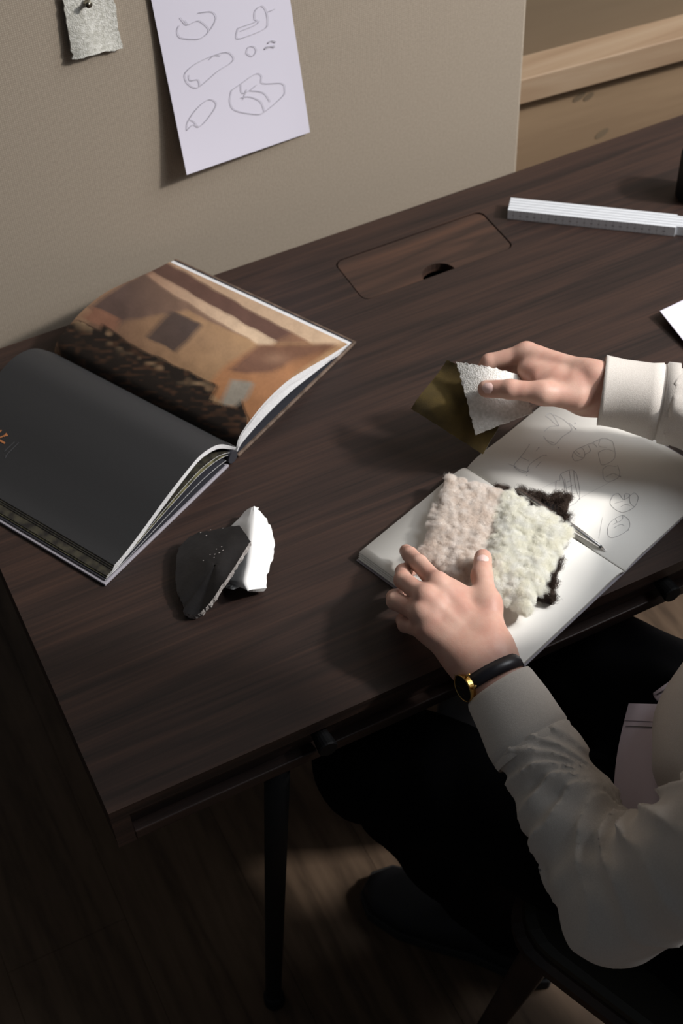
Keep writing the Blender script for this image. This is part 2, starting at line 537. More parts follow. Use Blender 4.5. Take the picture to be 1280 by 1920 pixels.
for v, f in kn:
    obj('knot', v, f, M['ply2'], wall)

pbx = PY(986, 0, WY)[0]
pin_board = box('pin_board', (-0.75, WY, 0.50), (pbx + 0.002, WY + 0.032, 1.75), M['pinboard'], base=(0, WY, 0.50), bevel=0.004)
tag(pin_board, 'upright greige fabric-covered pin board behind the desk', 'pin board')

# ================================================================== DESK
DW, DD = 1.40, 0.72
desk = empty('desk', (0, 0, 0), 'dark stained wooden writing desk with drawers and black tapered legs', 'desk')
# table top with an opening for the cable lid
lidc = [P(*c) for c in ((628, 492), (906, 402), (961, 463), (683, 563))]
lx0, lx1 = (lidc[0][0] + lidc[3][0]) / 2, (lidc[1][0] + lidc[2][0]) / 2
ly0, ly1 = (lidc[2][1] + lidc[3][1]) / 2, (lidc[0][1] + lidc[1][1]) / 2 + 0.004
TT = 0.017


def rrect(x0, x1, y0, y1, r, n=6):
    out = []
    for cx, cy, a0 in ((x1 - r, y1 - r, 0), (x0 + r, y1 - r, 90), (x0 + r, y0 + r, 180), (x1 - r, y0 + r, 270)):
        for k in range(n + 1):
            a = math.radians(a0 + 90 * k / n)
            out.append((cx + r * math.cos(a), cy + r * math.sin(a)))
    return out


def plate_with_hole(outer, hole, z0, z1):
    """outer: 4 corners ccw from +x+y, hole: rounded rect ccw, same start"""
    n = len(hole); q = n // 4
    V, F = [], []
    for z in (z1, z0):
        V += [(x, y, z) for x, y in outer] + [(x, y, z) for x, y in hole]
    m = 4 + n
    for k in range(4):
        seg = [4 + k * q + j for j in range(q)]
        nx = 4 + ((k + 1) * q) % n
        F.append(tuple([k] + seg[::-1][:0] + []) if False else tuple([k, (k + 1) % 4, nx] + seg[::-1]))
        F.append(tuple([i + m for i in reversed([k, (k + 1) % 4, nx] + seg[::-1])]))
        F.append((k, k + m, (k + 1) % 4 + m, (k + 1) % 4))
    for j in range(n):
        a, b = 4 + j, 4 + (j + 1) % n
        F.append((a, b, b + m, a + m))
    return V, F


hole = rrect(lx0 - 0.0018, lx1 + 0.0018, ly0 - 0.0012, ly1 + 0.0018, 0.012)
V, F = plate_with_hole([(DW, DD), (0, DD), (0, 0), (DW, 0)], hole, D - TT, D)
top = obj('table_top', V, F, M['desk'], desk)
tb = box('cable_tray', (lx0 - 0.02, ly0 - 0.02, D - 0.058), (lx1 + 0.02, ly1 + 0.02, D - 0.05), M['black'], desk)
# cable lid with a half-round finger hole in its front edge
hc = (P(793, 522)[0] + P(851, 501)[0]) / 2
hr = abs(P(851, 501)[0] - P(793, 522)[0]) / 2
pts = rrect(lx0, lx1, ly0, ly1, 0.012)
fr_i = 3 * 7
ring = pts[:fr_i] + [(hc - hr * math.cos(a), ly0 + hr * 0.92 * math.sin(a)) for a in np.linspace(0, math.pi, 13)] + pts[fr_i:]
n = len(ring)
V = [(x, y, D - 0.0008) for x, y in ring] + [(x, y, D - 0.014) for x, y in ring]
F = [tuple(range(n)), tuple(range(2 * n - 1, n - 1, -1))] + [(i + n, (i + 1) % n + n, (i + 1) % n, i) for i in range(n)]
lid = obj('cable_lid', V, F, M['lid'], desk)
lid['label'] = 'rounded wooden cable lid with a half-round finger hole'
# carcass: sides, back, bottom rail, dividers
ZB = D - 0.069
box('side_panel', (0, 0.0, ZB), (0.020, DD, D - TT), M['desk'], desk)
box('side_panel', (DW - 0.020, 0.0, ZB), (DW, DD, D - TT), M['desk'], desk)
box('back_panel', (0.020, DD - 0.018, ZB), (DW - 0.020, DD, D - TT), M['desk'], desk)
box('front_rail', (0.020, 0.0, ZB), (DW - 0.020, 0.018, ZB + 0.016), M['desk'], desk, bevel=0.0015)
box('bottom_panel', (0.020, 0.018, ZB), (DW - 0.020, DD - 0.018, ZB + 0.008), M['desk'], desk)
for k in range(3):
    x0 = 0.021 + k * (DW - 0.040) / 3
    x1 = x0 + (DW - 0.040) / 3 - 0.002
    dr = box('drawer', (x0, 0.012, ZB + 0.017), (x1, 0.028, D - TT - 0.001), M['desk'], desk)
    kx = [PY(608, 1388, -0.006)[0], PY(1252, 1094, -0.004)[0], 1.17][k]
    zk = (ZB + 0.017 + D - TT) / 2
    yk = (0.012, 0.008, -0.014, -0.016)
    V, F = tube_v([(kx, yk[0], zk), (kx, yk[1], zk), (kx, yk[2], zk), (kx, yk[3], zk)], [0.0090, 0.0090, 0.0112, 0.0102], 20)
    obj('knob', V, F, M['black'], dr, smooth=False)
fx, fy = PA(515, 1878, 0.0)[:2]
lt_ = PA(520, 1468, ZB) + np.array([0.010, 0.022, 0])
for X, Y, sx_, sy_ in ((fx, fy, 1, 1), (DW - fx, fy, -1, 1), (fx, DD - fy, 1, -1), (DW - fx, DD - fy, -1, -1)):
    ax_, ay_ = X + sx_ * (lt_[0] - fx), Y + sy_ * (lt_[1] - fy)
    V, F = tube_v([(ax_, ay_, ZB + 0.001), ((X + ax_) / 2, (Y + ay_) / 2, 0.35), (X, Y, 0.028)], [0.0145, 0.0130, 0.0112], 20)
    lg = obj('leg', V, F, M['black'], desk, smooth=True)
    V, F = tube_v([(X, Y, 0.03), (X, Y, 0.024), (X, Y, 0.004), (X, Y, 0.0)], [0.011, 0.0145, 0.015, 0.013], 20)
    obj('foot', V, F, M['black'], lg, smooth=True)

# ================================================================== PICTURE BOOK
BL, BR, BS = P(197, 1097, 0.003), P(668, 641, 0.003), P(438, 868, 0.003)
bu = nrm((BR - BL) * [1, 1, 0]); bn = np.array([-bu[1], bu[0], 0])
BS = BL + bu * ((BS - BL) @ bu)
BO = np.array([BS[0], BS[1], D])
UL, UR, BH = (BL - BS) @ bu, (BR - BS) @ bu, 0.310
LP = [(0.0132, 0.0155), (0.004, 0.026), (-0.010, 0.041), (-0.025, 0.050), (-0.0487, 0.0552), (-0.0786, 0.0499), (-0.1137, 0.0406), (-0.1538, 0.0274), (-0.1883, 0.0175), (-0.2075, 0.0145)]
RP = [(0.0140, 0.0155), (0.0185, 0.024), (0.0260, 0.030), (0.0437, 0.0362), (0.0762, 0.043), (0.1189, 0.0423), (0.1617, 0.0314), (0.2058, 0.0184), (0.2440, 0.0090)]


def resample(pts, m):
    p = np.array(smooth_poly(pts, 8))
    s = np.concatenate([[0], np.cumsum(np.linalg.norm(np.diff(p, axis=0), axis=1))])
    t = np.linspace(0, s[-1], m)
    return np.stack([np.interp(t, s, p[:, 0]), np.interp(t, s, p[:, 1])], 1)


def leaf(name, prof, thick, parent, face, edge, v0=0.003, v1=None, nv=8, ends=0.0, under=None):
    """sheet whose section is prof (u, z of its top); runs along the gutter"""
    v1 = BH - 0.003 if v1 is None else v1
    m = len(prof)
    tan = np.gradient(prof, axis=0); tan /= np.linalg.norm(tan, axis=1)[:, None]
    nr = np.stack([-tan[:, 1], tan[:, 0]], 1)
    nr[nr[:, 1] < 0] *= -1
    low = prof - nr * thick
    low[:, 1] = np.maximum(low[:, 1], 0.0005)
    vs_ = np.linspace(v0, v1, nv)
    V = []
    for q in (prof, low):
        for v in vs_:
            V += [BO + bu * a + bn * v + np.array([0, 0, z]) for a, z in q]
    F, mi = [], []
    flip = prof[-1][0] < prof[0][0]
    def add(f, k):
        F.append(f[::-1] if flip else f); mi.append(k)
    B = m * nv
    for j in range(nv - 1):
        for i in range(m - 1):
            a = j * m + i
            add((a, a + 1, a + m + 1, a + m), 0)
            add((B + a, B + a + m, B + a + m + 1, B + a + 1), 2 if under else 0)
    for i in range(m - 1):
        add((i, B + i, B + i + 1, i + 1), 1)
        a = (nv - 1) * m + i
        add((a, a + 1, B + a + 1, B + a), 1)
    for j in range(nv - 1):
        a = j * m
        add((a, a + m, B + a + m, B + a), 1)
        a = j * m + m - 1
        add((a, B + a, B + a + m, a + m), 1)
    mats = [face, edge] + ([under] if under else [])
    o = obj(name, V, F, mats, parent, fmat=mi)
    me = o.data
    sm = np.array(mi) != 1
    me.polygons.foreach_set('use_smooth', sm)
    return o


book = empty('picture_book', BO, 'large open picture book with a black page and an interior photograph', 'book')
cb = []
for side, u0, u1 in ((-1, UL, -0.006), (1, 0.012, UR)):
    c = BO + bu * (u0 + u1) / 2 + bn * BH / 2 + np.array([0, 0, 0.0022])
    o = obj('cover_board', box_v(c, (u1 - u0, BH, 0.0036), np.stack([bu, bn, [0, 0, 1.0]])), BOXF, M['bookboard'] if side < 0 else M['bookcover'], book, bevel=0.0008)
    c2 = c + np.array([0, 0, 0.0024])
    obj('endpaper', box_v(c2, (u1 - u0 - 0.008, BH - 0.006, 0.0009), np.stack([bu, bn, [0, 0, 1.0]])), BOXF, M['navy'], o)
V, F = tube_v([BO + bu * 0.003 + np.array([0, 0, 0.009]), BO + bu * 0.003 + bn * BH + np.array([0, 0, 0.009])], 0.0085, 14)
obj('spine', V, F, M['navy'], book, smooth=False)
lp, rp = resample(LP, 44), resample(RP, 44)


def lower(prof, k, extend, zmin):
    """a leaf under the top one: squeezed towards the cover, fore edge stepping outwards"""
    q = prof.copy()
    s = np.linspace(0, 1, len(q))
    q[:, 1] = np.maximum(q[:, 1] * k, zmin + 0 * s)
    q[:, 0] += extend * s
    return q


def offset(prof, d, ext=0.0):
    tan = np.gradient(prof, axis=0); tan /= np.linalg.norm(tan, axis=1)[:, None]
    nr = np.stack([-tan[:, 1], tan[:, 0]], 1); nr[nr[:, 1] < 0] *= -1
    q = prof - nr * d * np.clip(np.linspace(0.2, 1.6, len(prof)), 0.2, 1)[:, None]
    q[:, 0] += ext * np.linspace(0, 1, len(prof))
    q[:, 1] = np.maximum(q[:, 1], 0.006)
    return q


# left block: black page on top, then gatherings whose fore edges step outwards
leaf('leaf', lp, 0.0010, book, M['blackpage'], M['leafedge'], nv=12)
ext = -0.0021
for k in range(1, 6):
    leaf('leaf', offset(lp, 0.0017 * k, ext * k), 0.0011, book, M['darkprint'], M['leafedge'])
leaf('leaf', lower(lp, 0.62, -0.0136, 0.0088), 0.0006, book, M['darkprint'], M['leafedge'])
leaf('leaf', lower(lp, 0.50, -0.0152, 0.0074), 0.0006, book, M['greenprint'], M['leafedge'])
leaf('leaf', lower(lp, 0.28, -0.0175, 0.0060), 0.0006, book, M['navy'], M['leafedge'])
# right block
for k in range(1, 6):
    leaf('leaf', offset(rp, 0.0017 * k, 0.0010 * k), 0.0015, book, M['leafedge'], M['leafedge'])
leaf('leaf', lower(rp, 0.58, 0.0065, 0.0070), 0.0008, book, M['leafedge'], M['leafedge'])
leaf('leaf', lower(rp, 0.50, 0.0072, 0.0062), 0.0008, book, M['leafedge'], M['leafedge'])
fine = resample(RP, 230)
pl_ = leaf('leaf', fine, 0.0010, book, M['print'], M['leafedge'], nv=270)
pl_['label'] = 'printed photograph of a brown interior with a dark ceiling beam'


def inpoly(x, y, poly):
    c = np.zeros(x.shape, bool)
    n = len(poly)
    for i in range(n):
        x0, y0 = poly[i]; x1, y1 = poly[(i + 1) % n]
        if y0 == y1: continue
        c ^= ((y0 > y) != (y1 > y)) & (x < (x1 - x0) * (y - y0) / (y1 - y0) + x0)
    return c


def srgb(c):
    c = np.asarray(c, float) / 255
    return np.where(c <= 0.04045, c / 12.92, ((c + 0.055) / 1.055) ** 2.4)


me = pl_.data
co = np.empty(len(me.vertices) * 3); me.vertices.foreach_get('co', co)
co = co.reshape(-1, 3) + root_loc(book)
jx, jy = J(co)
zx, zy = jx * 1.829, (jy - 440) * 1.829
wob = vnoise(np.stack([zx / 40, zy / 40, 0 * zx], 1), 3) * 4
zx2, zy2 = zx + wob, zy + vnoise(np.stack([zx / 40, zy / 40, 0 * zx + 9], 1), 4) * 4
colr = np.tile(srgb((150, 112, 80)), (len(zx), 1))
T = np.clip((zx - 350) / 550, 0, 1)
gr = lambda a, b, t: srgb(a)[None] * (1 - t[:, None]) + srgb(b)[None] * t[:, None]
layers = [
    ([(200, 380), (620, 60), (700, 100), (1190, 360), (1190, 420), (820, 740)], gr((118, 84, 62), (186, 142, 92), T)),
    ([(300, 250), (500, 118), (545, 95), (660, 160), (900, 385), (640, 262), (420, 300), (395, 320)], gr((88, 66, 58), (150, 112, 84), np.clip((zx - 420) / 420, 0, 1))),
    ([(555, 96), (604, 70), (1200, 366), (1150, 380), (1050, 374)], gr((176, 138, 104), (214, 178, 140), np.clip((zx - 560) / 500, 0, 1))),
    ([(490, 128), (560, 92), (1060, 374), (935, 374)], gr((88, 60, 50), (108, 72, 58), T)),
    ([(500, 142), (520, 132), (945, 366), (925, 378), (885, 380), (560, 190)], gr((160, 118, 90), (224, 190, 152), np.clip((zx - 500) / 360, 0, 1))),
    ([(940, 372), (1000, 340), (1062, 374)], np.tile(srgb((150, 104, 72)), (len(zx), 1))),
    ([(585, 264), (692, 310), (600, 404), (493, 356)], np.tile(srgb((80, 62, 54)), (len(zx), 1))),
    ([(888, 378), (1160, 378), (1010, 480), (850, 660), (700, 525), (770, 450)], gr((178, 118, 66), (130, 84, 54), np.clip((420 - zy + 0.25 * (zx - 800)) / 110, 0, 1))),
    ([(880, 384), (1150, 380), (1030, 420), (930, 470), (840, 480), (780, 470)], np.tile(srgb((128, 84, 58)), (len(zx), 1))),
    ([(790, 500), (872, 510), (842, 568), (800, 588), (752, 582)], np.tile(srgb((150, 140, 124)), (len(zx), 1))),
    ([(280, 290), (318, 245), (412, 292), (392, 330), (350, 318)], np.tile(srgb((140, 92, 66)), (len(zx), 1))),
    ([(180, 320), (262, 296), (340, 330), (350, 308), (470, 390), (560, 430), (742, 520), (722, 575), (800, 592), (828, 570), (850, 632), (835, 760), (200, 420)], np.tile(srgb((34, 25, 20)), (len(zx), 1))),
]
base_c = colr.copy()
acc = np.zeros_like(colr)
jrng = np.random.default_rng(8)
for it in range(8):
    ox_, oy_ = jrng.normal(0, 5, 2)
    cl = base_c.copy()
    for poly, c in layers:
        m = inpoly(zx2 + ox_, zy2 + oy_, poly)
        cl[m] = c[m]
    acc += cl
colr = acc / 8
dk = inpoly(zx2, zy2, layers[-1][0])
strip = np.exp(-(((zy - (330 + (zx - 340) * 0.55)) / 26.0) ** 2))
blot = np.clip(vnoise(np.stack([zx / 34, zy / 17, 0 * zx], 1), 8) * 1.3 + 0.15, 0, 1) * strip
colr[dk] += (blot[:, None] * srgb((150, 120, 84))[None])[dk] * 0.8
warm = np.clip(vnoise(np.stack([zx / 22, zy / 10, 0 * zx + 4], 1), 9), 0, 1)
colr[dk] += (warm[:, None] * srgb((84, 50, 24))[None])[dk] * 0.7
e = ((zx - 945) / 40) ** 2 + ((zy - 425) / 20) ** 2
colr += np.exp(-e)[:, None] * srgb((110, 88, 66))[None] * 0.8
colr *= (1 + 0.10 * vnoise(np.stack([zx / 30, zy / 30, 0 * zx + 2], 1), 5) + 0.06 * vnoise(np.stack([zx / 6, zy / 6, 0 * zx], 1), 6))[:, None]
lum = colr.mean(1, keepdims=True)
colr = (lum + (colr - lum) * 0.82) * 0.72
ca = me.color_attributes.new('print', 'FLOAT_COLOR', 'POINT')
ca.data.foreach_set('color', np.concatenate([np.clip(colr, 0, 1), np.ones((len(colr), 1))], 1).ravel())

# print on the black page: copper strokes and two faint grey lines
lpn = lambda px, py: None


def on_left_page(px, py):
    """pixel -> point on the left page, found along the section"""
    best = None
    for i in range(len(lp) - 1):
        a, b = lp[i], lp[i + 1]
        o = BO + bu * a[0] + np.array([0, 0, a[1]])
        t = bu * (b[0] - a[0]) + np.array([0, 0, b[1] - a[1]])
        nn = nrm(np.cross(bn, t)); nn = nn if nn[2] > 0 else -nn
        p = PPL(px, py, o, nn)
        k = ((p - BO) @ bu - a[0]) / (b[0] - a[0])
        if -0.02 <= k <= 1.02:
            return p + nn * 0.0004, nn
    return None, None


def strokes_on(fn, polys, w):
    out = []
    for poly in polys:
        q = [fn(*c) for c in poly]
        q = [c for c in q if c[0] is not None]
        if len(q) > 1: out.append(ribbon_v([c[0] for c in q], w, q[0][1]))
    return merge(out) if out else None


z8 = lambda pts: [(x / 4.923, 780 + y / 4.923) for x, y in pts]
r_ = strokes_on(on_left_page, [z8([(0, 222), (45, 250)]), z8([(2, 230), (46, 254)]), z8([(36, 190), (68, 170)]), z8([(40, 184), (62, 160)]), z8([(0, 200), (40, 182), (75, 180)]), z8([(0, 150), (14, 130)])], 0.0018)
if r_: obj('copper_ornament', *r_, M['copper'], book)
r_ = strokes_on(on_left_page, [z8([(40, 330), (70, 300), (100, 272), (135, 240)]), z8([(50, 375), (85, 335), (120, 300), (175, 245)]), z8([(45, 390), (66, 370)])], 0.0012)
if r_: obj('text_line', *r_, M['greyink'], book)

# ================================================================== SKETCHBOOK
SD, SC = P(875, 877, 0.004), P(1171, 1071, 0.004)
sv = nrm((SC - SD) * [1, 1, 0])                 # along the gutter, towards the desk's front
sn = np.array([sv[1], -sv[0], 0])               # across, away from the gutter towards the left page
if sn @ (P(685, 1057) - SD) < 0: sn = -sn
SL = np.linalg.norm(SC - SD)
SO = np.array([SD[0], SD[1], D])
PWL = ((P(685, 1057, 0.010) - SD) @ sn + (P(1000, 1258, 0.010) - SD) @ sn) / 2
PWR = PWL * 1.0
sketch = empty('sketchbook', SO, 'open cream sketchbook with pencil furniture drawings on the desk edge', 'sketchbook')
ZL, ZR = 0.0105, 0.0065


def sheet(name, side, z, th, w, parent, m, n=26, off=0.0):
    """page lying on one side of the gutter; dips into the gutter"""
    s = np.linspace(0, 1, n) ** 1.5
    dist = 0.0006 + s * w
    zz = z - (z - 0.003) * np.exp(-(dist / 0.006) ** 1.2) + 0.0022 * np.exp(-((dist - 0.03) / 0.022) ** 2)
    V, F = [], []
    for lay in (0, 1):
        for v in (0.0 + off, SL / 2, SL - off):
            V += [SO + sn * side * a + sv * v + np.array([0, 0, max(b - th * lay, 0.0012 + 0.0002 * (1 - lay))]) for a, b in zip(dist, zz)]
    B = 3 * n
    for j in range(2):
        for i in range(n - 1):
            a = j * n + i
            F += [(a, a + 1, a + n + 1, a + n), (B + a, B + a + n, B + a + n + 1, B + a + 1)]
    for i in range(n - 1):
        F += [(i, B + i, B + i + 1, i + 1), (2 * n + i, 2 * n + i + 1, B + 2 * n + i + 1, B + 2 * n + i)]
    for j in range(2):
        F += [(j * n, j * n + n, B + j * n + n, B + j * n), (j * n + n - 1, B + j * n + n - 1, B + j * n + 2 * n - 1, j * n + 2 * n - 1)]
    if side < 0: F = [f[::-1] for f in F]
    o = obj(name, V, F, m, parent)
    o.data.polygons.foreach_set('use_smooth', [len(set(v // n for v in p.vertices)) == 2 and all((v < B) == (p.vertices[0] < B) for v in p.vertices) for p in o.data.polygons])
    return o


for k in range(4):
    sheet('page', 1, ZL - 0.0021 * k, 0.0017, PWL + 0.0012 * k, sketch, M['page'], off=0.0006 * k)
for k in range(2):
    sheet('page', -1, ZR - 0.0024 * k, 0.0019, PWR + 0.0012 * k, sketch, M['page'], off=0.0006 * k)
cw = PWL + PWR + 0.012
cc = SO + sv * SL / 2 + sn * (PWL - PWR) / 2 + np.array([0, 0, 0.0007])
obj('cover', box_v(cc, (cw, SL, 0.0012), np.stack([sn, sv, np.cross(sn, sv)])), BOXF, M['bookboard'], sketch)


def on_right_page(px, py):
    p = P(px, py, ZR)
    dist = -(p - SO) @ sn
    z = ZR + 0.0022 * math.exp(-((dist - 0.03) / 0.022) ** 2)
    return P(px, py, z + 0.0004), np.array([0, 0, 1.0])


z5 = lambda pts, close=False: [(860 + x / 3.048, 760 + y / 3.048) for x, y in (list(pts) + ([pts[0]] if close else []))]
draw = {
    'lower_cube': [[(880, 515), (865, 565), (930, 612), (1003, 580), (1026, 525)], [(880, 515), (912, 503), (945, 540), (1000, 500), (1026, 525)], [(945, 540), (950, 505), (975, 508)], [(975, 508), (978, 556), (1003, 580)], [(925, 580), (950, 566), (978, 572)], [(890, 560), (935, 548)]],
    'lower_hexagon': [[(937, 626), (893, 646), (857, 682), (850, 735), (882, 756), (966, 712), (973, 658), (937, 626)], [(880, 680), (930, 655), (936, 628)], [(885, 700), (925, 680), (945, 690)], [(893, 646), (905, 668)]],
    'tall_chair': [[(620, 582), (690, 532), (676, 410), (656, 374), (630, 370), (581, 394), (577, 428), (556, 434), (554, 492)], [(581, 394), (600, 440), (606, 500)], [(604, 420), (620, 500), (640, 520)], [(630, 372), (640, 440), (650, 540)], [(656, 374), (664, 450), (684, 520)], [(615, 440), (640, 430)], [(622, 470), (650, 455)], [(606, 500), (640, 520), (620, 582)]],
    'small_box': [[(822, 366), (826, 415), (856, 438), (918, 404), (906, 342)], [(822, 366), (850, 345), (900, 350)], [(838, 410), (880, 390), (916, 405)]],
    'armchair': [[(760, 216), (820, 188), (862, 198), (882, 218), (890, 302), (822, 342), (804, 312), (796, 270)], [(796, 270), (840, 250), (884, 262)], [(694, 242), (760, 216), (790, 240)], [(646, 292), (656, 266), (694, 242), (716, 262), (714, 300), (664, 318), (646, 292)], [(656, 266), (680, 290), (714, 300)], [(740, 230), (752, 260), (720, 280)], [(806, 196), (800, 232), (842, 240)], [(670, 262), (690, 280)]],
    'lounge_chair': [[(496, 62), (516, 44), (540, 58), (572, 116), (548, 104), (520, 76), (496, 62)], [(540, 52), (600, 82), (646, 136), (590, 180), (546, 226), (506, 206), (484, 176)], [(488, 150), (520, 122), (572, 116)], [(630, 100), (668, 134)], [(500, 200), (546, 215)]],
    'plan_view': [[(402, 228), (352, 296), (314, 350), (384, 388), (402, 340), (470, 292), (500, 284)], [(352, 296), (400, 318)], [(314, 350), (360, 372), (404, 380)], [(282, 334), (330, 352)], [(456, 242), (440, 262)], [(384, 388), (404, 366)], [(440, 355), (470, 320)]],
    'guide_lines': [[(690, 530), (860, 440)], [(820, 640), (800, 760)], [(556, 434), (480, 470)]],
}
for nm, polys in draw.items():
    r_ = strokes_on(on_right_page, [smooth_poly(z5(q), 3) for q in polys], 0.00042 if nm != 'guide_lines' else 0.0002)
    o = obj('pencil_drawing', *r_, M['pencil'], sketch)
    o['kind'] = 'stuff'
dots = []
for x, y in ((402, 225), (456, 242), (568, 243), (498, 284), (388, 401), (668, 134), (665, 101), (922, 407), (690, 534), (966, 713)):
    p, n_ = on_right_page(*z5([(x, y)])[0])
    th = np.linspace(0, 2 * math.pi, 8, endpoint=False)
    dots.append((p + 0.0008 * np.stack([np.cos(th), np.sin(th), 0 * th], 1), [tuple(range(8))]))
tag(obj('pencil_marks', *merge(dots), M['pencil'], sketch), kind='stuff')

# ================================================================== PEN in the gutter
pt, pm = P(1137, 1033, 0.0075), P(1078, 993, 0.0118)
pd = nrm(pm - pt)
pen = empty('pen', pt, 'silver metal pen in the sketchbook gutter half hidden by fleece', 'pen')
V, F = tube_v([pt, pt + pd * 0.002, pt + pd * 0.0025, pt + pd * 0.009], [0.0003, 0.0005, 0.0008, 0.0014], 14)
obj('tip', V, F, M['steel'], pen, smooth=True)
V, F = tube_v([pt + pd * 0.008, pt + pd * 0.010, pt + pd * 0.035, pt + pd * 0.045, pt + pd * 0.125, pt + pd * 0.128], [0.0016, 0.0022, 0.0040, 0.0044, 0.0044, 0.003], 18)
obj('barrel', V, F, M['steel'], pen, smooth=True)
V, F = tube_v([pt + pd * 0.0075, pt + pd * 0.0095], [0.0019, 0.0021], 14)
obj('collar', V, F, M['ink'], pen)

# ================================================================== FLEECE SAMPLES
def bil(c, u, v):
    c = [np.asarray(q) for q in c]
    u = u[..., None]; v = v[..., None]
    return c[0] * (1 - u) * (1 - v) + c[1] * u * (1 - v) + c[2] * u * v + c[3] * (1 - u) * v


def fleece(name, corners, z0, thick, body, wool, label, cat, n_strand, length, curl, strand_r, lump=0.004, seed=1, clump=0.006, flop=0.3, group=None, edge_droop=0.6, inner=None, backing_label=None):
    """soft sample: puffy hide body and a coat of curved fibres; corners in plan (world xy), z0 above desk"""
    rng = np.random.default_rng(seed)
    cor = [np.array([c[0], c[1], 0.0]) for c in corners]
    base = np.mean(cor, axis=0) + np.array([0, 0, D + z0])
    root = empty(name, base, label, cat, group)
    nu = nv = 40

    def top_at(u, v):
        p = bil(cor, u, v)
        ed = np.minimum(np.minimum(u, 1 - u), np.minimum(v, 1 - v))
        h = thick * (1 - edge_droop * np.exp(-ed / 0.07))
        h = h + lump * vnoise(np.stack([p[..., 0] / 0.011, p[..., 1] / 0.011, 0 * u + seed], -1), seed) * np.clip(ed / 0.05, 0.15, 1)
        wob = 0.0022 * vnoise(np.stack([p[..., 0] / 0.012, p[..., 1] / 0.012, 0 * u + 50 + seed], -1), seed + 5) * np.exp(-ed / 0.03)
        q = p.copy()
        q[..., 0] += wob; q[..., 1] += wob
        q[..., 2] = D + z0 + np.maximum(h, 0.001)
        return q
    U, Vv = np.meshgrid(np.linspace(0, 1, nu), np.linspace(0, 1, nv), indexing='ij')
    tp = top_at(U, Vv)
    bt = bil(cor, U, Vv); bt[..., 2] = D + z0
    V = np.concatenate([tp.reshape(-1, 3), bt.reshape(-1, 3)])
    F = []
    B = nu * nv
    for i in range(nu - 1):
        for j in range(nv - 1):
            a = i * nv + j
            F += [(a, a + nv, a + nv + 1, a + 1), (B + a, B + a + 1, B + a + nv + 1, B + a + nv)]
    rim = [i * nv for i in range(nu)] + [(nu - 1) * nv + j for j in range(1, nv)] + [i * nv + nv - 1 for i in range(nu - 2, -1, -1)] + [j for j in range(nv - 2, 0, -1)]
    for a, b in zip(rim, rim[1:] + rim[:1]): F.append((b, a, B + a, B + b))
    a0 = np.cross(cor[1] - cor[0], cor[3] - cor[0])[2]
    if a0 < 0: F = [f[::-1] for f in F]
    obj('hide', V, F, body, root, smooth=True)
    # fibres
    if inner is None:
        u = rng.random(n_strand); v = rng.random(n_strand)
        ne = n_strand // 4
        side = rng.integers(0, 4, ne); t = rng.random(ne) * 0.03
        u[:ne] = np.where(side == 0, t, np.where(side == 1, 1 - t, u[:ne])); v[:ne] = np.where(side == 2, t, np.where(side == 3, 1 - t, v[:ne]))
    else:
        u, v = inner(rng, n_strand)
    p0 = top_at(u, v)
    e = 0.01
    du = top_at(np.clip(u + e, 0, 1), v) - top_at(np.clip(u - e, 0, 1), v)
    dv = top_at(u, np.clip(v + e, 0, 1)) - top_at(u, np.clip(v - e, 0, 1))
    nn = np.cross(du, dv); nn *= np.sign(nn[:, 2:3] + 1e-12); nn /= np.linalg.norm(nn, axis=1)[:, None] + 1e-12
    out = p0 - base; out[:, 2] = 0
    ed = np.minimum(np.minimum(u, 1 - u), np.minimum(v, 1 - v))
    out /= np.linalg.norm(out, axis=1)[:, None] + 1e-9
    nn = nn + out * (np.exp(-ed / 0.05)[:, None]) * 0.9 + rng.normal(0, 0.42, nn.shape)
    nn /= np.linalg.norm(nn, axis=1)[:, None]
    # clumps lean together
    area = np.linalg.norm(np.cross(cor[1] - cor[0], cor[3] - cor[0]))
    nc_ = max(20, int(area / clump ** 2))
    cc_ = top_at(rng.random(nc_), rng.random(nc_))[:, :2]
    hh = rng.normal(0, 0.55, (nc_, 2))
    near = np.empty(len(p0), int)
    for a_ in range(0, len(p0), 4000):
        near[a_:a_ + 4000] = ((p0[a_:a_ + 4000, None, :2] - cc_[None]) ** 2).sum(2).argmin(1)
    cxy = cc_[near]; h1 = hh[near, 0]; h2 = hh[near, 1]
    K = 7
    t = np.linspace(0, 1, K)
    L = length * (0.65 + 0.5 * rng.random(len(p0)))
    lean = np.zeros_like(p0); lean[:, :2] = cxy - p0[:, :2]
    ph = np.arctan2(h2, h1 + 1e-9) + 2.2 * rng.random(len(p0)) + np.arctan2(lean[:, 1], lean[:, 0])
    turns = 2.2 + rng.random(len(p0)) * 1.4
    tx = np.cross(nn, [0, 0.3, 1.0]); tx /= np.linalg.norm(tx, axis=1)[:, None] + 1e-9
    ty = np.cross(nn, tx)
    fl = np.stack([h1, h2, 0 * h1], 1) * flop
    pts = np.empty((len(p0), K, 3))
    for k in range(K):
        a = ph + turns * 2 * math.pi * t[k] * 0.55
        rr = curl * min(1, t[k] * 2.5)
        pts[:, k] = p0 + nn * (L * t[k] * (1 - 0.25 * t[k]))[:, None] + lean * (0.16 * t[k]) + fl * (L * t[k] ** 1.5)[:, None] + rr * (np.cos(a)[:, None] * tx + np.sin(a)[:, None] * ty)
    pts[..., 2] = np.maximum(pts[..., 2], D + z0 + 0.0004)
    cv = bpy.data.hair_curves.new('wool')
    cv.add_curves([K] * len(p0))
    cv.points.foreach_set('position', (pts - base).ravel())
    rad = np.tile(strand_r * np.linspace(1.0, 0.45, K), len(p0))
    ra = cv.attributes.get('radius') or cv.attributes.new('radius', 'FLOAT', 'POINT')
    ra.data.foreach_set('value', rad)
    cv.materials.append(wool)
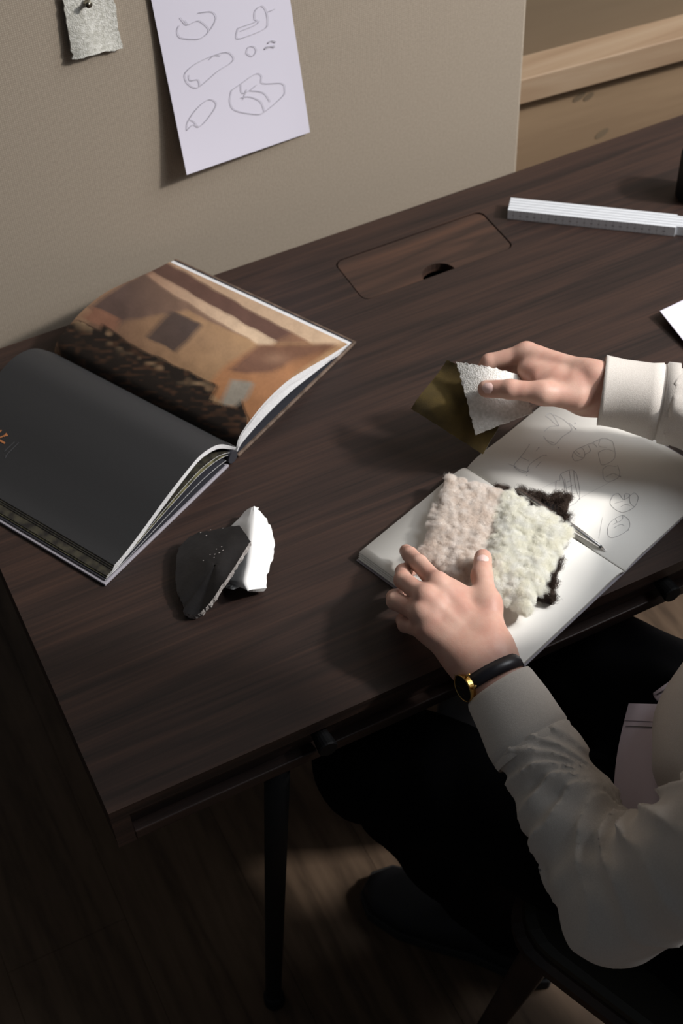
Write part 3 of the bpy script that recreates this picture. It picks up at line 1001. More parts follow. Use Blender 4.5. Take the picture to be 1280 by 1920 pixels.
    co_ = bpy.data.objects.new('wool', cv)
    COL.objects.link(co_)
    co_.parent = root
    co_['kind'] = 'stuff'
    return root


# dark brown fur sample lies lowest, shows beyond the cream one
zf = 0.016
fur_c = [P(932, 918, zf), P(1066, 938, zf), P(1034, 1130, zf), P(900, 1090, zf)]


def edge_uv(rng, n):
    u = rng.random(n); v = rng.random(n)
    side = rng.integers(0, 4, n); t = np.abs(rng.normal(0, 0.035, n))
    m = rng.random(n) < 0.85
    u = np.where(m & (side == 1), 1 - t, np.where(m & (side == 0), t, u)); v = np.where(m & (side == 2), t, np.where(m & (side == 3), 1 - t, v))
    return np.clip(u, 0, 1), np.clip(v, 0, 1)


fleece('fur_sample', fur_c, ZL + 0.0010, 0.006, M['hide_black'], M['fur_brown'], 'dark brown fur sample under the pale fleece samples', 'fur sample', 9000, 0.011, 0.0016, 0.00012, lump=0.001, seed=21, clump=0.008, flop=0.5, inner=edge_uv, edge_droop=0.2)
zf = 0.026
beige_c = [P(836, 895, zf), P(942, 923, zf), P(895, 1105, zf), P(795, 1040, zf)]
cream_c = [P(949, 925, zf + 0.004), P(1066, 990, zf + 0.004), P(988, 1146, zf + 0.004), P(903, 1098, zf + 0.004)]
fleece('fleece_sample', beige_c, ZL + 0.0075, 0.012, M['hide'], M['wool_beige'], 'beige curly sheepskin fleece sample beside the cream one', 'fleece sample', 60000, 0.0085, 0.0012, 0.000075, lump=0.0035, seed=31, clump=0.0042, flop=0.55, group='fleece samples on the sketchbook')
fleece('fleece_sample', cream_c, ZL + 0.0095, 0.014, M['hide'], M['wool_cream'], 'creamy white fluffy fleece sample under the thumb', 'fleece sample', 60000, 0.0100, 0.0014, 0.000075, lump=0.0035, seed=41, clump=0.0052, flop=0.55, group='fleece samples on the sketchbook')

# ================================================================== CLAY SHARDS
def z6(x, y): return (280 + x / 4.571, 920 + y / 4.571)


def jag(pts, amp, sub, seed):
    rng = np.random.default_rng(seed)
    out = []
    for a, b in zip(pts, pts[1:] + pts[:1]):
        a, b = np.array(a, float), np.array(b, float)
        out.append(a)
        for s in range(1, sub):
            out.append(a + (b - a) * s / sub + rng.normal(0, amp, 2))
    return out


# white shard: two faces meeting in a soft ridge
ridge = [z6(890, 134), z6(885, 260), z6(872, 430), z6(852, 640), z6(820, 780), z6(842, 852)]
right_e = [z6(905, 140), z6(1005, 245), z6(1066, 400), z6(1068, 560), z6(1020, 690), z6(1000, 838)]
left_e = [z6(835, 165), z6(700, 305), z6(690, 450), z6(660, 620), z6(655, 760), z6(690, 795)]
rz = [0.020, 0.027, 0.030, 0.030, 0.028, 0.024]
rez = [0.018, 0.016, 0.012, 0.010, 0.010, 0.010]
lez = [0.014, 0.006, 0.004, 0.004, 0.005, 0.007]


def dense(a, m=25):
    return smooth_poly(a, m // (len(a) - 1))


rg, rr_, ll_ = dense(ridge), dense(right_e), dense(left_e)
m = len(rg)
zi = lambda z: np.interp(np.linspace(0, 1, m), np.linspace(0, 1, len(z)), z)
rng = np.random.default_rng(5)
jr = rng.normal(0, 1.1, (m, 2)); jl = rng.normal(0, 0.8, (m, 2))
RG = [P(*c, z) for c, z in zip(rg, zi(rz))]
RE = [P(*(np.array(c) + j), z) for c, z, j in zip(rr_, zi(rez), jr)]
LE = [P(*(np.array(c) + j), z) for c, z, j in zip(ll_, zi(lez), jl)]
nw = 15
grid = np.empty((m, nw, 3))
for i in range(m):
    for k in range(nw):
        t = k / (nw - 1) * 2 - 1
        q = RG[i] + (LE[i] - RG[i]) * (-t) if t < 0 else RG[i] + (RE[i] - RG[i]) * t
        bl = math.exp(-(t / 0.09) ** 2)
        q = q - np.array([0, 0, 0.0015]) * bl
        grid[i, k] = q
gn = np.cross(np.gradient(grid, axis=0), np.gradient(grid, axis=1))
gn /= np.linalg.norm(gn, axis=2)[..., None] + 1e-12
gn[gn[..., 2] < 0] *= -1
lowg = grid - gn * 0.0065
lowg[..., 2] = np.maximum(lowg[..., 2], D + 0.0003)


def slab(top, bot):
    a_, b_ = top.shape[:2]
    V = np.concatenate([top.reshape(-1, 3), bot.reshape(-1, 3)])
    B = a_ * b_
    F, mi = [], []
    for i in range(a_ - 1):
        for k in range(b_ - 1):
            q = i * b_ + k
            F += [(q, q + 1, q + b_ + 1, q + b_), (B + q, B + q + b_, B + q + b_ + 1, B + q + 1)]; mi += [0, 0]
    rim = [k for k in range(b_)] + [i * b_ + b_ - 1 for i in range(1, a_)] + [(a_ - 1) * b_ + k for k in range(b_ - 2, -1, -1)] + [i * b_ for i in range(a_ - 2, 0, -1)]
    for p, q in zip(rim, rim[1:] + rim[:1]):
        F.append((p, B + p, B + q, q)); mi.append(1)
    nz = np.cross(top[1, 0] - top[0, 0], top[0, 1] - top[0, 0])[2]
    if nz > 0: F = [f[::-1] for f in F]
    return V, F, mi


V, F, mi = slab(grid, lowg)
wb = np.array([V[:, 0].mean(), V[:, 1].mean(), D])
o = obj('clay_shard', V, F, [M['shard_white'], M['shard_white']], base=wb, fmat=mi)
o.data.polygons.foreach_set('use_smooth', np.array(mi) == 0)
tag(o, 'white ridged clay shard leaning beneath the dark shard', 'shard', 'broken clay shards on the desk')

# dark shard: slightly domed plate resting on the white one
out = [(330, 1051), (334.7, 1027), (356.6, 1005), (374, 996.5), (400, 994), (424, 989), (448.5, 985), (459, 999), (470.3, 1015), (460, 1030), (445, 1054), (433, 1073), (420, 1092), (405, 1114), (390, 1134), (374, 1150), (362, 1152), (343, 1146), (345.6, 1135), (337, 1121), (331, 1105), (329, 1080)]
hz = {0: .012, 1: .013, 2: .017, 3: .022, 4: .029, 5: .036, 6: .043, 7: .045, 8: .045, 9: .044, 10: .042, 11: .040, 12: .037, 13: .030, 14: .021, 15: .012, 16: .010, 17: .009, 18: .010, 19: .011, 20: .011, 21: .012}
op, oz, os_ = [], [], []
rng = np.random.default_rng(9)
for i in range(len(out)):
    a, b = np.array(out[i]), np.array(out[(i + 1) % len(out)])
    for s in range(4):
        t = s / 4
        op.append(a + (b - a) * t + (rng.normal(0, 0.7, 2) if s else 0)); os_.append(a + (b - a) * t); oz.append(hz[i] * (1 - t) + hz[(i + 1) % len(out)] * t)
rimp = np.array([P(*c, z) for c, z in zip(op, oz)])
rims = np.array([P(*c, z) for c, z in zip(os_, oz)])
for _ in range(3): rims = (rims + np.roll(rims, 1, 0) + np.roll(rims, -1, 0)) / 3
cen = P(403, 1062, 0.034)
nr_ = 8
V, F, mi = [], [], []
n = len(rimp)
for k in range(nr_ + 1):
    t = k / nr_
    ringp = cen + ((rimp if k == nr_ else rims) - cen) * t
    ringp[:, 2] += 0.0025 * (1 - t * t) ** 2 * (k < nr_)
    ringp[:, 2] += 0.003 * (1 - t ** 2) * 0 + 0.0005 * vnoise(np.stack([ringp[:, 0] / 0.014, ringp[:, 1] / 0.014, 0 * ringp[:, 0]], 1), 3) * (t < 0.99)
    V.append(ringp)
V[0] = cen + (rims - cen) * 0.02
V[0][:, 2] = V[1][:, 2].mean()
for k in range(nr_):
    for i in range(n):
        F.append((k * n + i, k * n + (i + 1) % n, (k + 1) * n + (i + 1) % n, (k + 1) * n + i)); mi.append(0)
top_n = len(V) * n
low = [r - np.array([-0.0005, 0.0, 0.0078]) + rng.normal(0, 0.0005, r.shape) * (k == nr_) for k, r in enumerate(V)]
for r in low: r[:, 2] = np.maximum(r[:, 2], D + 0.0004)
for k in range(nr_):
    for i in range(n):
        F.append((top_n + k * n + i, top_n + (k + 1) * n + i, top_n + (k + 1) * n + (i + 1) % n, top_n + k * n + (i + 1) % n)); mi.append(0)
for i in range(n):
    a, b = nr_ * n + i, nr_ * n + (i + 1) % n
    F.append((a, b, top_n + b, top_n + a)); mi.append(1)
V = np.concatenate(V + low)
nz = np.cross(V[nr_ * n + 1] - V[0], V[nr_ * n + 9] - V[0])[2]
if nz > 0: F = [f[::-1] for f in F]
F = [f[::-1] for f in F]
db = np.array([V[:, 0].mean(), V[:, 1].mean(), D])
bm_edges = [f for f, q in zip(F, mi) if q == 1]
o = obj('clay_shard', V, F, [M['shard_dark'], M['shard_edge']], base=db, fmat=mi)
o.data.polygons.foreach_set('use_smooth', np.array(mi) == 0)
tag(o, 'black glazed clay shard with a speckled grey broken edge', 'shard', 'broken clay shards on the desk')
speck = []
for x, y, s in ((440, 358, 1.6), (488, 384, 1.4), (525, 335, 1.0), (560, 545, 1.4), (600, 532, 1.5), (618, 480, 1.3), (630, 510, 1.4), (462, 598, 1.3), (555, 572, 1.0), (575, 500, 1.0), (520, 548, 1.0), (630, 322, 0.8)):
    px, py = z6(x, y)
    # nearest top vertex gives the height
    jx_, jy_ = J(V[:top_n])
    k = np.argmin((jx_ - px) ** 2 + (jy_ - py) ** 2)
    c = P(px, py, V[k][2] - D + 0.0012)
    th = np.linspace(0, 2 * math.pi, 6, endpoint=False)
    speck.append((c + 0.0007 * s * np.stack([np.cos(th), 0.6 * np.sin(th), 0 * th], 1), [tuple(range(6))]))
tag(obj('chip_marks', *merge(speck), M['shard_edge'], o), kind='stuff')

# ================================================================== FOLDING RULER
ra_, rb_ = P(950.5, 411), P(1264, 444)
rd = nrm((rb_ - ra_) * [1, 1, 0]); rs = np.array([-rd[1], rd[0], 0])
if rs[1] < 0: rs = -rs
RLn = np.linalg.norm((rb_ - ra_)[:2])
ruler = empty('folding_ruler', ra_, 'white folding ruler folded up and lying near the pin board', 'ruler')
rax = np.stack([rd, rs, np.cross(rd, rs)])
st = 0.0030
for k in range(10):
    ln = RLn + (0.03 if 0 < k < 9 else 0.0)
    c = ra_ + rd * ln / 2 + rs * (st * (k + 0.5)) + np.array([0, 0, 0.0082])
    s = obj('slat', box_v(c, (ln, st - 0.0005, 0.0160 - 0.0006 * (k % 2)), rax), BOXF, M['white_lacquer'], ruler, bevel=0.0005)
    if k == 0:
        mk_, nrng = [], np.random.default_rng(3)
        for j in range(int(RLn / 0.005)):
            x = 0.008 + 0.005 * j
            if x > RLn - 0.01: break
            hgt = 0.006 if j % 2 == 0 else 0.003
            for z0_, z1_ in ((0.0162 - hgt, 0.0160), (0.0006, 0.0006 + hgt * 0.7)):
                q = [ra_ + rd * (x + a) - rs * 0.00025 + np.array([0, 0, b]) for a, b in ((0, z0_), (0.0005, z0_), (0.0005, z1_), (0, z1_))]
                mk_.append((np.array(q), [(0, 1, 2, 3)]))
            if j % 2 == 0:
                w_ = 0.0016 + 0.0022 * nrng.random()
                q = [ra_ + rd * (x + a) - rs * 0.00025 + np.array([0, 0, b]) for a, b in ((-w_ / 2, 0.0065), (w_ / 2, 0.0065), (w_ / 2, 0.0088), (-w_ / 2, 0.0088))]
                mk_.append((np.array(q), [(0, 1, 2, 3)]))
        obj('scale_marks', *merge(mk_), M['pencil'], s)

# ================================================================== LOOSE SHEET AND CUP at the right-hand side
sh = [(1237, 583), (1290, 558), (1420, 640), (1330, 700)]
sz = [0.012, 0.006, 0.001, 0.0012]
g = np.empty((9, 9, 3))
cs = [P(*c, z) for c, z in zip(sh, sz)]
for i in range(9):
    for k in range(9):
        u, v = i / 8, k / 8
        q = cs[0] * (1 - u) * (1 - v) + cs[1] * u * (1 - v) + cs[2] * u * v + cs[3] * (1 - u) * v
        g[i, k] = q
V, F, mi = slab(g, g - np.array([0, 0, 0.0005]))
o = obj('paper_sheet', V, F, [M['paper'], M['paper']], base=(cs[3][0], cs[3][1], D), smooth=True, fmat=mi)
tag(o, 'loose white paper sheet with a lifted corner beyond the raised hand', 'paper')
cx, cy = P(1302, 366)[:2]
V, F = tube_v([(cx, cy, D + 0.0006), (cx, cy, D + 0.003), (cx, cy, D + 0.070), (cx, cy, D + 0.0712), (cx, cy, D + 0.070), (cx, cy, D + 0.006)], [0.026, 0.028, 0.028, 0.0272, 0.0262, 0.0255], 28)
o = obj('desk_cup', V, F, M['black'], base=(cx, cy, D), smooth=True)
tag(o, 'black round cup standing on the desk behind the ruler', 'cup')

# ================================================================== THINGS PINNED TO THE BOARD
WN = np.array([0, -1.0, 0])
pc = [(281, -6), (543, -6), (581, 248), (350, 328)]
pull = [0.004, 0.003, 0.006, 0.024]
N_ = 17
cw_ = [PY(*c, WY - z) for c, z in zip(pc, pull)]
# carry on the sheet above the frame to its full size
upv = nrm((cw_[0] - cw_[3]) * [1, 0, 1]) * 0.04
tl, tr = cw_[0] + upv, cw_[1] + upv + np.array([-0.002, 0, 0])
pl4 = [tl, tr, cw_[2], cw_[3]]
g = np.empty((N_, N_, 3))
for i in range(N_):
    for k in range(N_):
        u, v = i / (N_ - 1), k / (N_ - 1)
        q = pl4[0] * (1 - u) * (1 - v) + pl4[1] * u * (1 - v) + pl4[2] * u * v + pl4[3] * (1 - u) * v
        off = 0.004 + 0.004 * v * math.sin(u * 3.0) + 0.020 * (v ** 2) * (1 - u) ** 1.6
        q = q.copy(); 
        px, py = J(q)
        g[i, k] = PY(px, py, WY - off)
V, F, mi = slab(g, g + np.array([0, 0.0003, 0]))
o = obj('sketch_sheet', V, F, [M['paper'], M['paper']], base=tuple((tl + tr) / 2), smooth=True, fmat=mi)
tag(o, 'white paper sheet of sofa sketches pinned to the board', 'paper')
z1 = lambda pts: [(80 + x / 2.370, y / 2.370) for x, y in pts]


def on_sheet(px, py):
    d = None
    gx, gy = J(g)
    k = np.argmin((gx - px) ** 2 + (gy - py) ** 2)
    i, j = divmod(int(k), N_)
    # plane of the local patch
    i0, j0 = min(max(i, 1), N_ - 2), min(max(j, 1), N_ - 2)
    nn = nrm(np.cross(g[i0 + 1, j0] - g[i0 - 1, j0], g[i0, j0 + 1] - g[i0, j0 - 1]))
    nn = nn if nn[1] < 0 else -nn
    return PPL(px, py, g[i, j], nn) + nn * 0.0012, nn


wall_draw = {
    'a': [[(610, 75), (625, 95), (642, 108), (690, 90), (725, 112), (738, 135), (715, 160), (680, 172), (612, 165), (598, 135), (606, 110)], [(642, 108), (632, 88)], [(690, 55), (750, 50), (770, 80), (745, 130)]],
    'b': [[(868, 122), (860, 160), (880, 168), (985, 126), (1000, 92), (992, 45), (972, 24), (944, 45), (942, 82), (950, 92), (868, 122)], [(880, 135), (945, 108), (962, 90)], [(1000, 50), (1030, 38)]],
    'c': [[(640, 365), (632, 325), (680, 280), (760, 243), (820, 230), (848, 255), (832, 280), (780, 312), (700, 380), (668, 386), (640, 365)], [(650, 330), (655, 355), (690, 352), (697, 380)], [(740, 262), (762, 244), (790, 245)]],
    'd': [[(640, 577), (642, 545), (665, 505), (700, 465), (738, 440), (768, 452), (764, 480), (720, 540), (690, 562), (668, 552), (640, 577)], [(655, 530), (672, 540), (690, 562)]],
    'e': [[(838, 400), (880, 370), (945, 326), (972, 335), (976, 368), (1062, 368), (1075, 395), (1066, 425), (985, 495), (940, 505), (855, 488), (832, 450), (838, 400)], [(880, 432), (920, 428), (968, 450), (985, 495)], [(880, 370), (885, 410), (915, 402), (950, 375)], [(920, 400), (980, 410), (1010, 450)], [(905, 395), (890, 440)]],
    'f': [[(905, 235), (912, 208), (938, 205), (948, 225), (930, 248), (905, 235)]],
    'g': [[(985, 215), (1010, 205), (1030, 208)], [(990, 208), (1028, 202)], [(1000, 190), (1015, 180), (1035, 186)]],
}
for nm, polys in wall_draw.items():
    r_ = strokes_on(on_sheet, [smooth_poly(z1(q), 4) for q in polys], 0.0008 if nm != 'g' else 0.0018)
    obj('pencil_drawing', *r_, M['pencil_wall'], o)

# white fabric swatch on a pin
sc = [(116, -8), (212, -12), (229, 92), (137, 113)]
g2 = np.empty((15, 15, 3))
rng = np.random.default_rng(2)
for i in range(15):
    for k in range(15):
        u, v = i / 14, k / 14
        px = (1 - u) * (1 - v) * sc[0][0] + u * (1 - v) * sc[1][0] + u * v * sc[2][0] + (1 - u) * v * sc[3][0]
        py = (1 - u) * (1 - v) * sc[0][1] + u * (1 - v) * sc[1][1] + u * v * sc[2][1] + (1 - u) * v * sc[3][1]
        if i in (0, 14) or k in (0, 14): px += rng.normal(0, 1.2); py += rng.normal(0, 1.2)
        py += 5 * math.sin(u * math.pi) * (v - 0.5) * -1 * (v > 0.5)
        g2[i, k] = PY(px, py, WY - 0.006 - 0.003 * v - 0.003 * math.sin(u * 5) * v)
V, F, mi = slab(g2, g2 + np.array([0, 0.003, 0]))
o = obj('fabric_swatch', V, F, [M['boucle_grey'], M['boucle_grey']], base=tuple(g2[7, 0]), smooth=True, fmat=mi)
tag(o, 'small off-white textured fabric swatch pinned to the board', 'fabric swatch')
pp = PY(163, 5, WY - 0.009)
pin = empty('push_pin', pp, 'small metal pin holding the swatch on the board', 'pin')
V, F = tube_v([pp + [0, 0.012, 0], pp + [0, -0.001, 0]], 0.0008, 10)
obj('needle', V, F, M['pin'], pin)
V, F = tube_v([pp, pp + [0, -0.002, 0], pp + [0, -0.006, 0.001], pp + [0, -0.008, 0.001]], [0.0045, 0.0028, 0.0026, 0.0042], 16)
obj('head', V, F, M['pin'], pin, smooth=True)


# ================================================================== SWATCHES IN THE RAISED HAND
def cloth(name, corners, zs, thick, m, label, cat, bend, n=33, rag=0.0, seed=1, curl=0.0):
    rng = np.random.default_rng(seed)
    c3 = [P(*c, z) for c, z in zip(corners, zs)]
    nn = nrm(np.cross(c3[1] - c3[0], c3[3] - c3[0]))
    if nn @ (CAM - c3[0]) < 0: nn = -nn
    g = np.empty((n, n, 3))
    for i in range(n):
        for k in range(n):
            u, v = i / (n - 1), k / (n - 1)
            q = c3[0] * (1 - u) * (1 - v) + c3[1] * u * (1 - v) + c3[2] * u * v + c3[3] * (1 - u) * v
            q = q + nn * bend(u, v)
            if i in (0, n - 1) or k in (0, n - 1): q = q + rng.normal(0, rag, 3)
            g[i, k] = q
    V, F, mi = slab(g, g - nn * thick)
    # face orientation is judged along the cloth's own normal
    if np.cross(g[1, 0] - g[0, 0], g[0, 1] - g[0, 0]) @ nn > 0 and np.cross(g[1, 0] - g[0, 0], g[0, 1] - g[0, 0])[2] <= 0: F = [f[::-1] for f in F]
    o = obj(name, V, F, [m, m], base=tuple(V.mean(0)), smooth=True, fmat=mi)
    return tag(o, label, cat, 'fabric swatches in the hand')


cloth('fabric_swatch', [(855, 679), (970, 702), (1000, 774), (892, 816)], [.114, .106, .078, .064], 0.003, M['boucle'], 'white boucle fabric swatch pinched under the thumb', 'fabric swatch', lambda u, v: 0.010 * math.sin(math.pi * u) * (1 - 0.35 * v) + 0.003 * math.sin(math.pi * v), rag=0.0005, seed=4)
cloth('fabric_swatch', [(838, 675), (975, 735), (905, 852), (770, 766)], [.107, .091, .036, .066], 0.0018, M['velvet'], 'olive brown velvet swatch held behind the white one', 'fabric swatch', lambda u, v: 0.005 * math.sin(math.pi * u) - 0.004 * math.sin(2 * math.pi * v), rag=0.0002, seed=6)

# ================================================================== PERSON
ZS = 0.46                                        # chair seat height
LE = P(1163, 1682, -0.045)                       # left elbow
LS = np.array([0.545, -0.40, 1.0])
RE = np.array([0.875, 0.035, D + 0.085]); RS = np.array([0.875, -0.20, 1.0])
HIP = np.array([0.668, -0.29, 0.578])
LH, RH = HIP + np.array([-0.080, -0.040, 0]), HIP + np.array([0.050, 0.050, 0])
LK, RK = np.array([0.315, 0.045, 0.535]), np.array([0.555, 0.155, 0.53])
sh_t, sh_h = PA(748, 1672, 0.04), PA(1040, 1802, 0.03)
sdir = nrm((sh_t - sh_h) * [1, 1, 0])
LA = np.array([*(sh_h + sdir * 0.075)[:2], 0.10])
RA = np.array([0.645, 0.15, 0.10])
rdirs = nrm(np.array([-0.15, 1, 0]))


class Hand:
    """joints -> distance function of a hand with its wrist and forearm stub"""
    def __init__(s, W, elbow, mcps, fingers, thumb, frad, trad, wrist=(0.031, 0.021), back=None, extra=()):
        s.W, s.E, s.m, s.f, s.t, s.fr, s.tr, s.back, s.extra = W, elbow, mcps, fingers, thumb, frad, trad, back, extra
        s.wr = wrist

    def __call__(s, p):
        W = s.W
        ax = nrm(s.E - W)
        w2 = W + ax * 0.075
        side = nrm(s.m[0] - s.m[3]); side = nrm(side - ax * (side @ ax)); up = np.cross(ax, side)
        # forearm stub: flattened
        q = (p - W) @ np.stack([side, up, ax]).T
        t = np.clip(q[..., 2] / 0.09, 0, 1)
        a = s.wr[0] * (1 + 0.10 * t); b = s.wr[1] * (1 + 0.22 * t)
        dd = np.sqrt((q[..., 0] / a) ** 2 + (q[..., 1] / b) ** 2)
        arm = (dd - 1) * np.minimum(a, b)
        arm = np.maximum(arm, q[..., 2] - 0.09)
        arm = smax(arm, -0.020 - q[..., 2], 0.02)
        # palm: metacarpals blended
        starts = [W - ax * 0.004 + side * k for k in (0.017, 0.006, -0.006, -0.017)]
        palm = None
        for k in range(4):
            d = rcone(p, starts[k], s.m[k], 0.0145, 0.0118 if k < 3 else 0.0108)
            palm = d if palm is None else smin(palm, d, 0.013)
        # fill between knuckles on the palm side
        mid = (s.m[0] + s.m[3]) / 2
        for k in range(3):
            palm = smin(palm, rcone(p, s.m[k] - (s.m[k] - W) * 0.14, s.m[k + 1] - (s.m[k + 1] - W) * 0.14, 0.0112, 0.0112), 0.008)
        palm = smin(palm, arm, 0.024)
        # thumb base
        T = s.t
        th = rcone(p, T[0], T[1], s.tr[0], s.tr[1])
        palm = smin(palm, th, 0.014)
        for c in s.extra: palm = smin(palm, rcone(p, *c), 0.012)
        d = palm
        thc = rcone(p, T[1], T[2], s.tr[1] * 0.98, s.tr[2])
        thc = smin(thc, rcone(p, T[2], T[3], s.tr[2], s.tr[3]), 0.004)
        d = smin(palm, thc, 0.010)
        for k in range(4):
            j = [s.m[k]] + list(s.f[k]); r = s.fr[k]
            f = None
            for i in range(3):
                c = rcone(p, j[i], j[i + 1], r[i], r[i + 1])
                f = c if f is None else smin(f, c, 0.0035)
            d = np.minimum(d, smin(palm, f, 0.007))
        # knuckle bumps and tendons on the back
        if s.back is not None:
            for k in range(4):
                d = smin(d, np.linalg.norm(p - (s.m[k] + s.back * 0.0045), axis=-1) - 0.0066, 0.009)
                d = smin(d, rcone(p, s.m[k] + s.back * 0.0075, starts[k] + s.back * 0.009, 0.0030, 0.0022), 0.006)
        return d


def zp(*a): return P(*a)


# left hand resting on the fleece
LW = P(907, 1240, 0.040)
lm = [P(819, 1094, 0.066), P(797, 1120, 0.068), P(789, 1151, 0.062), P(798, 1183, 0.052)]
lf = [[P(786, 1057, .050), P(768, 1040, .0385), P(761, 1033, .0315)],
      [P(755, 1087, .051), P(756, 1072, .034), P(770, 1068, .022)],
      [P(741, 1127, .046), P(739, 1120, .026), P(752, 1114, .0145)],
      [P(760, 1171, .036), P(756, 1163, .021), P(764, 1158, .0115)]]
lt = [P(918, 1196, .044), P(912, 1134, .053), P(903, 1080, .0525), P(905, 1046, .0465)]
lrad = [(.0108, .0094, .0085, .0076), (.0110, .0096, .0087, .0078), (.0106, .0094, .0085, .0076), (.0095, .0084, .0076, .0068)]
lback = nrm(np.cross(lm[0] - lm[3], (lm[1] + lm[2]) / 2 - LW)); lback = lback if lback[2] > 0 else -lback
left_hand = Hand(LW, LE, lm, lf, lt, lrad, (.0165, .0128, .0116, .0098), back=lback,
                 extra=[(P(905, 1190, .046), P(915, 1130, .050), .016, .011), (P(885, 1185, .045), P(850, 1120, .056), .015, .011), (P(915, 1140, .050), P(840, 1100, .058), .010, .009)])
# right hand pinching the swatches
RW = P(1118, 730, 0.102)
rm = [P(985, 662, .110), P(1000, 678, .096), P(1014, 697, .082), P(1030, 716, .070)]
rf = [[P(917, 678, .100), P(897, 704, .086), P(905, 724, .077)],
      [P(932, 697, .084), P(908, 722, .068), P(918, 742, .061)],
      [P(947, 716, .067), P(928, 738, .054), P(940, 752, .050)],
      [P(972, 735, .058), P(955, 752, .050), P(964, 760, .048)]]
rt = [P(1078, 743, .110), P(1018, 737, .119), P(957, 730, .120), P(911, 729, .112)]
rback = nrm(np.cross(rm[0] - rm[3], (rm[1] + rm[2]) / 2 - RW)); rback = rback if rback[2] > 0 else -rback
right_hand = Hand(RW, RE, rm, rf, rt, lrad, (.0165, .0126, .0112, .0100), wrist=(0.030, 0.022), back=rback,
                  extra=[(P(1075, 735, .108), P(1000, 700, .106), .016, .0125), (P(1060, 700, .104), P(990, 672, .106), .017, .012), (P(1085, 745, .09), P(1040, 735, .085), .017, .014), (P(1070, 722, .112), P(1010, 712, .112), .017, .0115), (P(1040, 715, .112), P(985, 695, .106), .013, .009)])


def bounds(*pts, pad=0.03):
    a = np.concatenate([np.asarray(p).reshape(-1, 3) for p in pts])
    return a.min(0) - pad, a.max(0) + pad


def hand_mesh(H, h=0.0017):
    lo, hi = bounds(H.W + nrm(H.E - H.W) * 0.085, np.array(H.m), np.concatenate(H.f), np.array(H.t), H.W, pad=0.03)
    return surface(H, lo, hi, h)


lhV, lhF = hand_mesh(left_hand)
rhV, rhF = hand_mesh(right_hand)

HEAD = np.array([0.668, -0.145, 1.205])
fdir = nrm(np.array([-0.38, 0.90, -0.55]))       # looking at the swatches
hx = nrm(np.cross(fdir, [0, 0, 1.0])); hz_ = np.cross(hx, fdir)
HAX = np.stack([hx, fdir, hz_])
CH = (LS + RS) / 2 + np.array([0, 0.02, -0.06])


def body_sdf(p):
    d = rcone(p, HIP + [0, 0, 0.02], CH, 0.125, 0.135)
    d = smin(d, rcone(p, LH, RH, 0.085, 0.085), 0.03)
    d = smin(d, rcone(p, LS, RS, 0.055, 0.055), 0.05)
    d = smin(d, rcone(p, CH + [0, 0, 0.10], HEAD - fdir * 0.02 - hz_ * 0.06, 0.056, 0.050), 0.04)
    for S_, E_, W_ in ((LS, LE, LW), (RS, RE, RW)):
        d = smin(d, rcone(p, S_, E_, 0.047, 0.038), 0.03)
        d = smin(d, rcone(p, E_, W_ + nrm(E_ - W_) * 0.04, 0.038, 0.023), 0.02)
    for H_, K_, A_ in ((LH, LK, LA), (RH, RK, RA)):
        d = smin(d, rcone(p, H_, K_, 0.072, 0.050), 0.04)
        d = smin(d, rcone(p, K_, A_, 0.050, 0.032), 0.02)
        d = smin(d, rcone(p, A_, np.array([A_[0], A_[1], 0.05]) + (sdir if A_ is LA else rdirs) * 0.08, 0.032, 0.024), 0.02)
    # head: skull, jaw, nose, brow, ears, mouth, eye hollows
    d = smin(d, ellip(p, HEAD, HAX, np.array([0.074, 0.094, 0.110])), 0.012)
    d = smin(d, ellip(p, HEAD + fdir * 0.030 - hz_ * 0.062, HAX, np.array([0.054, 0.058, 0.056])), 0.03)
    d = smin(d, rcone(p, HEAD + fdir * 0.094 + hz_ * 0.012, HEAD + fdir * 0.112 - hz_ * 0.028, 0.008, 0.013), 0.010)
    for s_ in (-1, 1):
        d = smin(d, ellip(p, HEAD + hx * s_ * 0.076 - hz_ * 0.008 - fdir * 0.005, HAX, np.array([0.009, 0.018, 0.031])), 0.006)
        d = smax(d, -(np.linalg.norm(p - (HEAD + fdir * 0.096 + hx * s_ * 0.031 + hz_ * 0.004), axis=-1) - 0.015), 0.010)
        d = smin(d, np.linalg.norm(p - (HEAD + fdir * 0.076 + hx * s_ * 0.031 + hz_ * 0.003), axis=-1) - 0.0125, 0.002)
    for o_, r_ in ((-0.052, 0.0085), (-0.063, 0.0095)):
        d = smin(d, rcone(p, HEAD + fdir * 0.090 - hx * 0.020 + hz_ * o_, HEAD + fdir * 0.090 + hx * 0.020 + hz_ * o_, r_ * 0.8, r_ * 0.8), 0.006)
    return d


lo, hi = bounds(LE, RE, LS, RS, LK, RK, LA, RA, HEAD, [LA[0], LA[1], 0.0], LW, RW, pad=0.17)
lo[2] = 0.0
bV, bF = surface(body_sdf, lo, hi, 0.0125)
V, F = merge([(bV, bF), (lhV, lhF), (rhV, rhF)])
person = obj('person', V, F, M['skin'], base=(HIP[0], HIP[1], 0.0), smooth=True)
tag(person, 'seated person in ecru sweatshirt and black trousers holding fabric swatches', 'person')

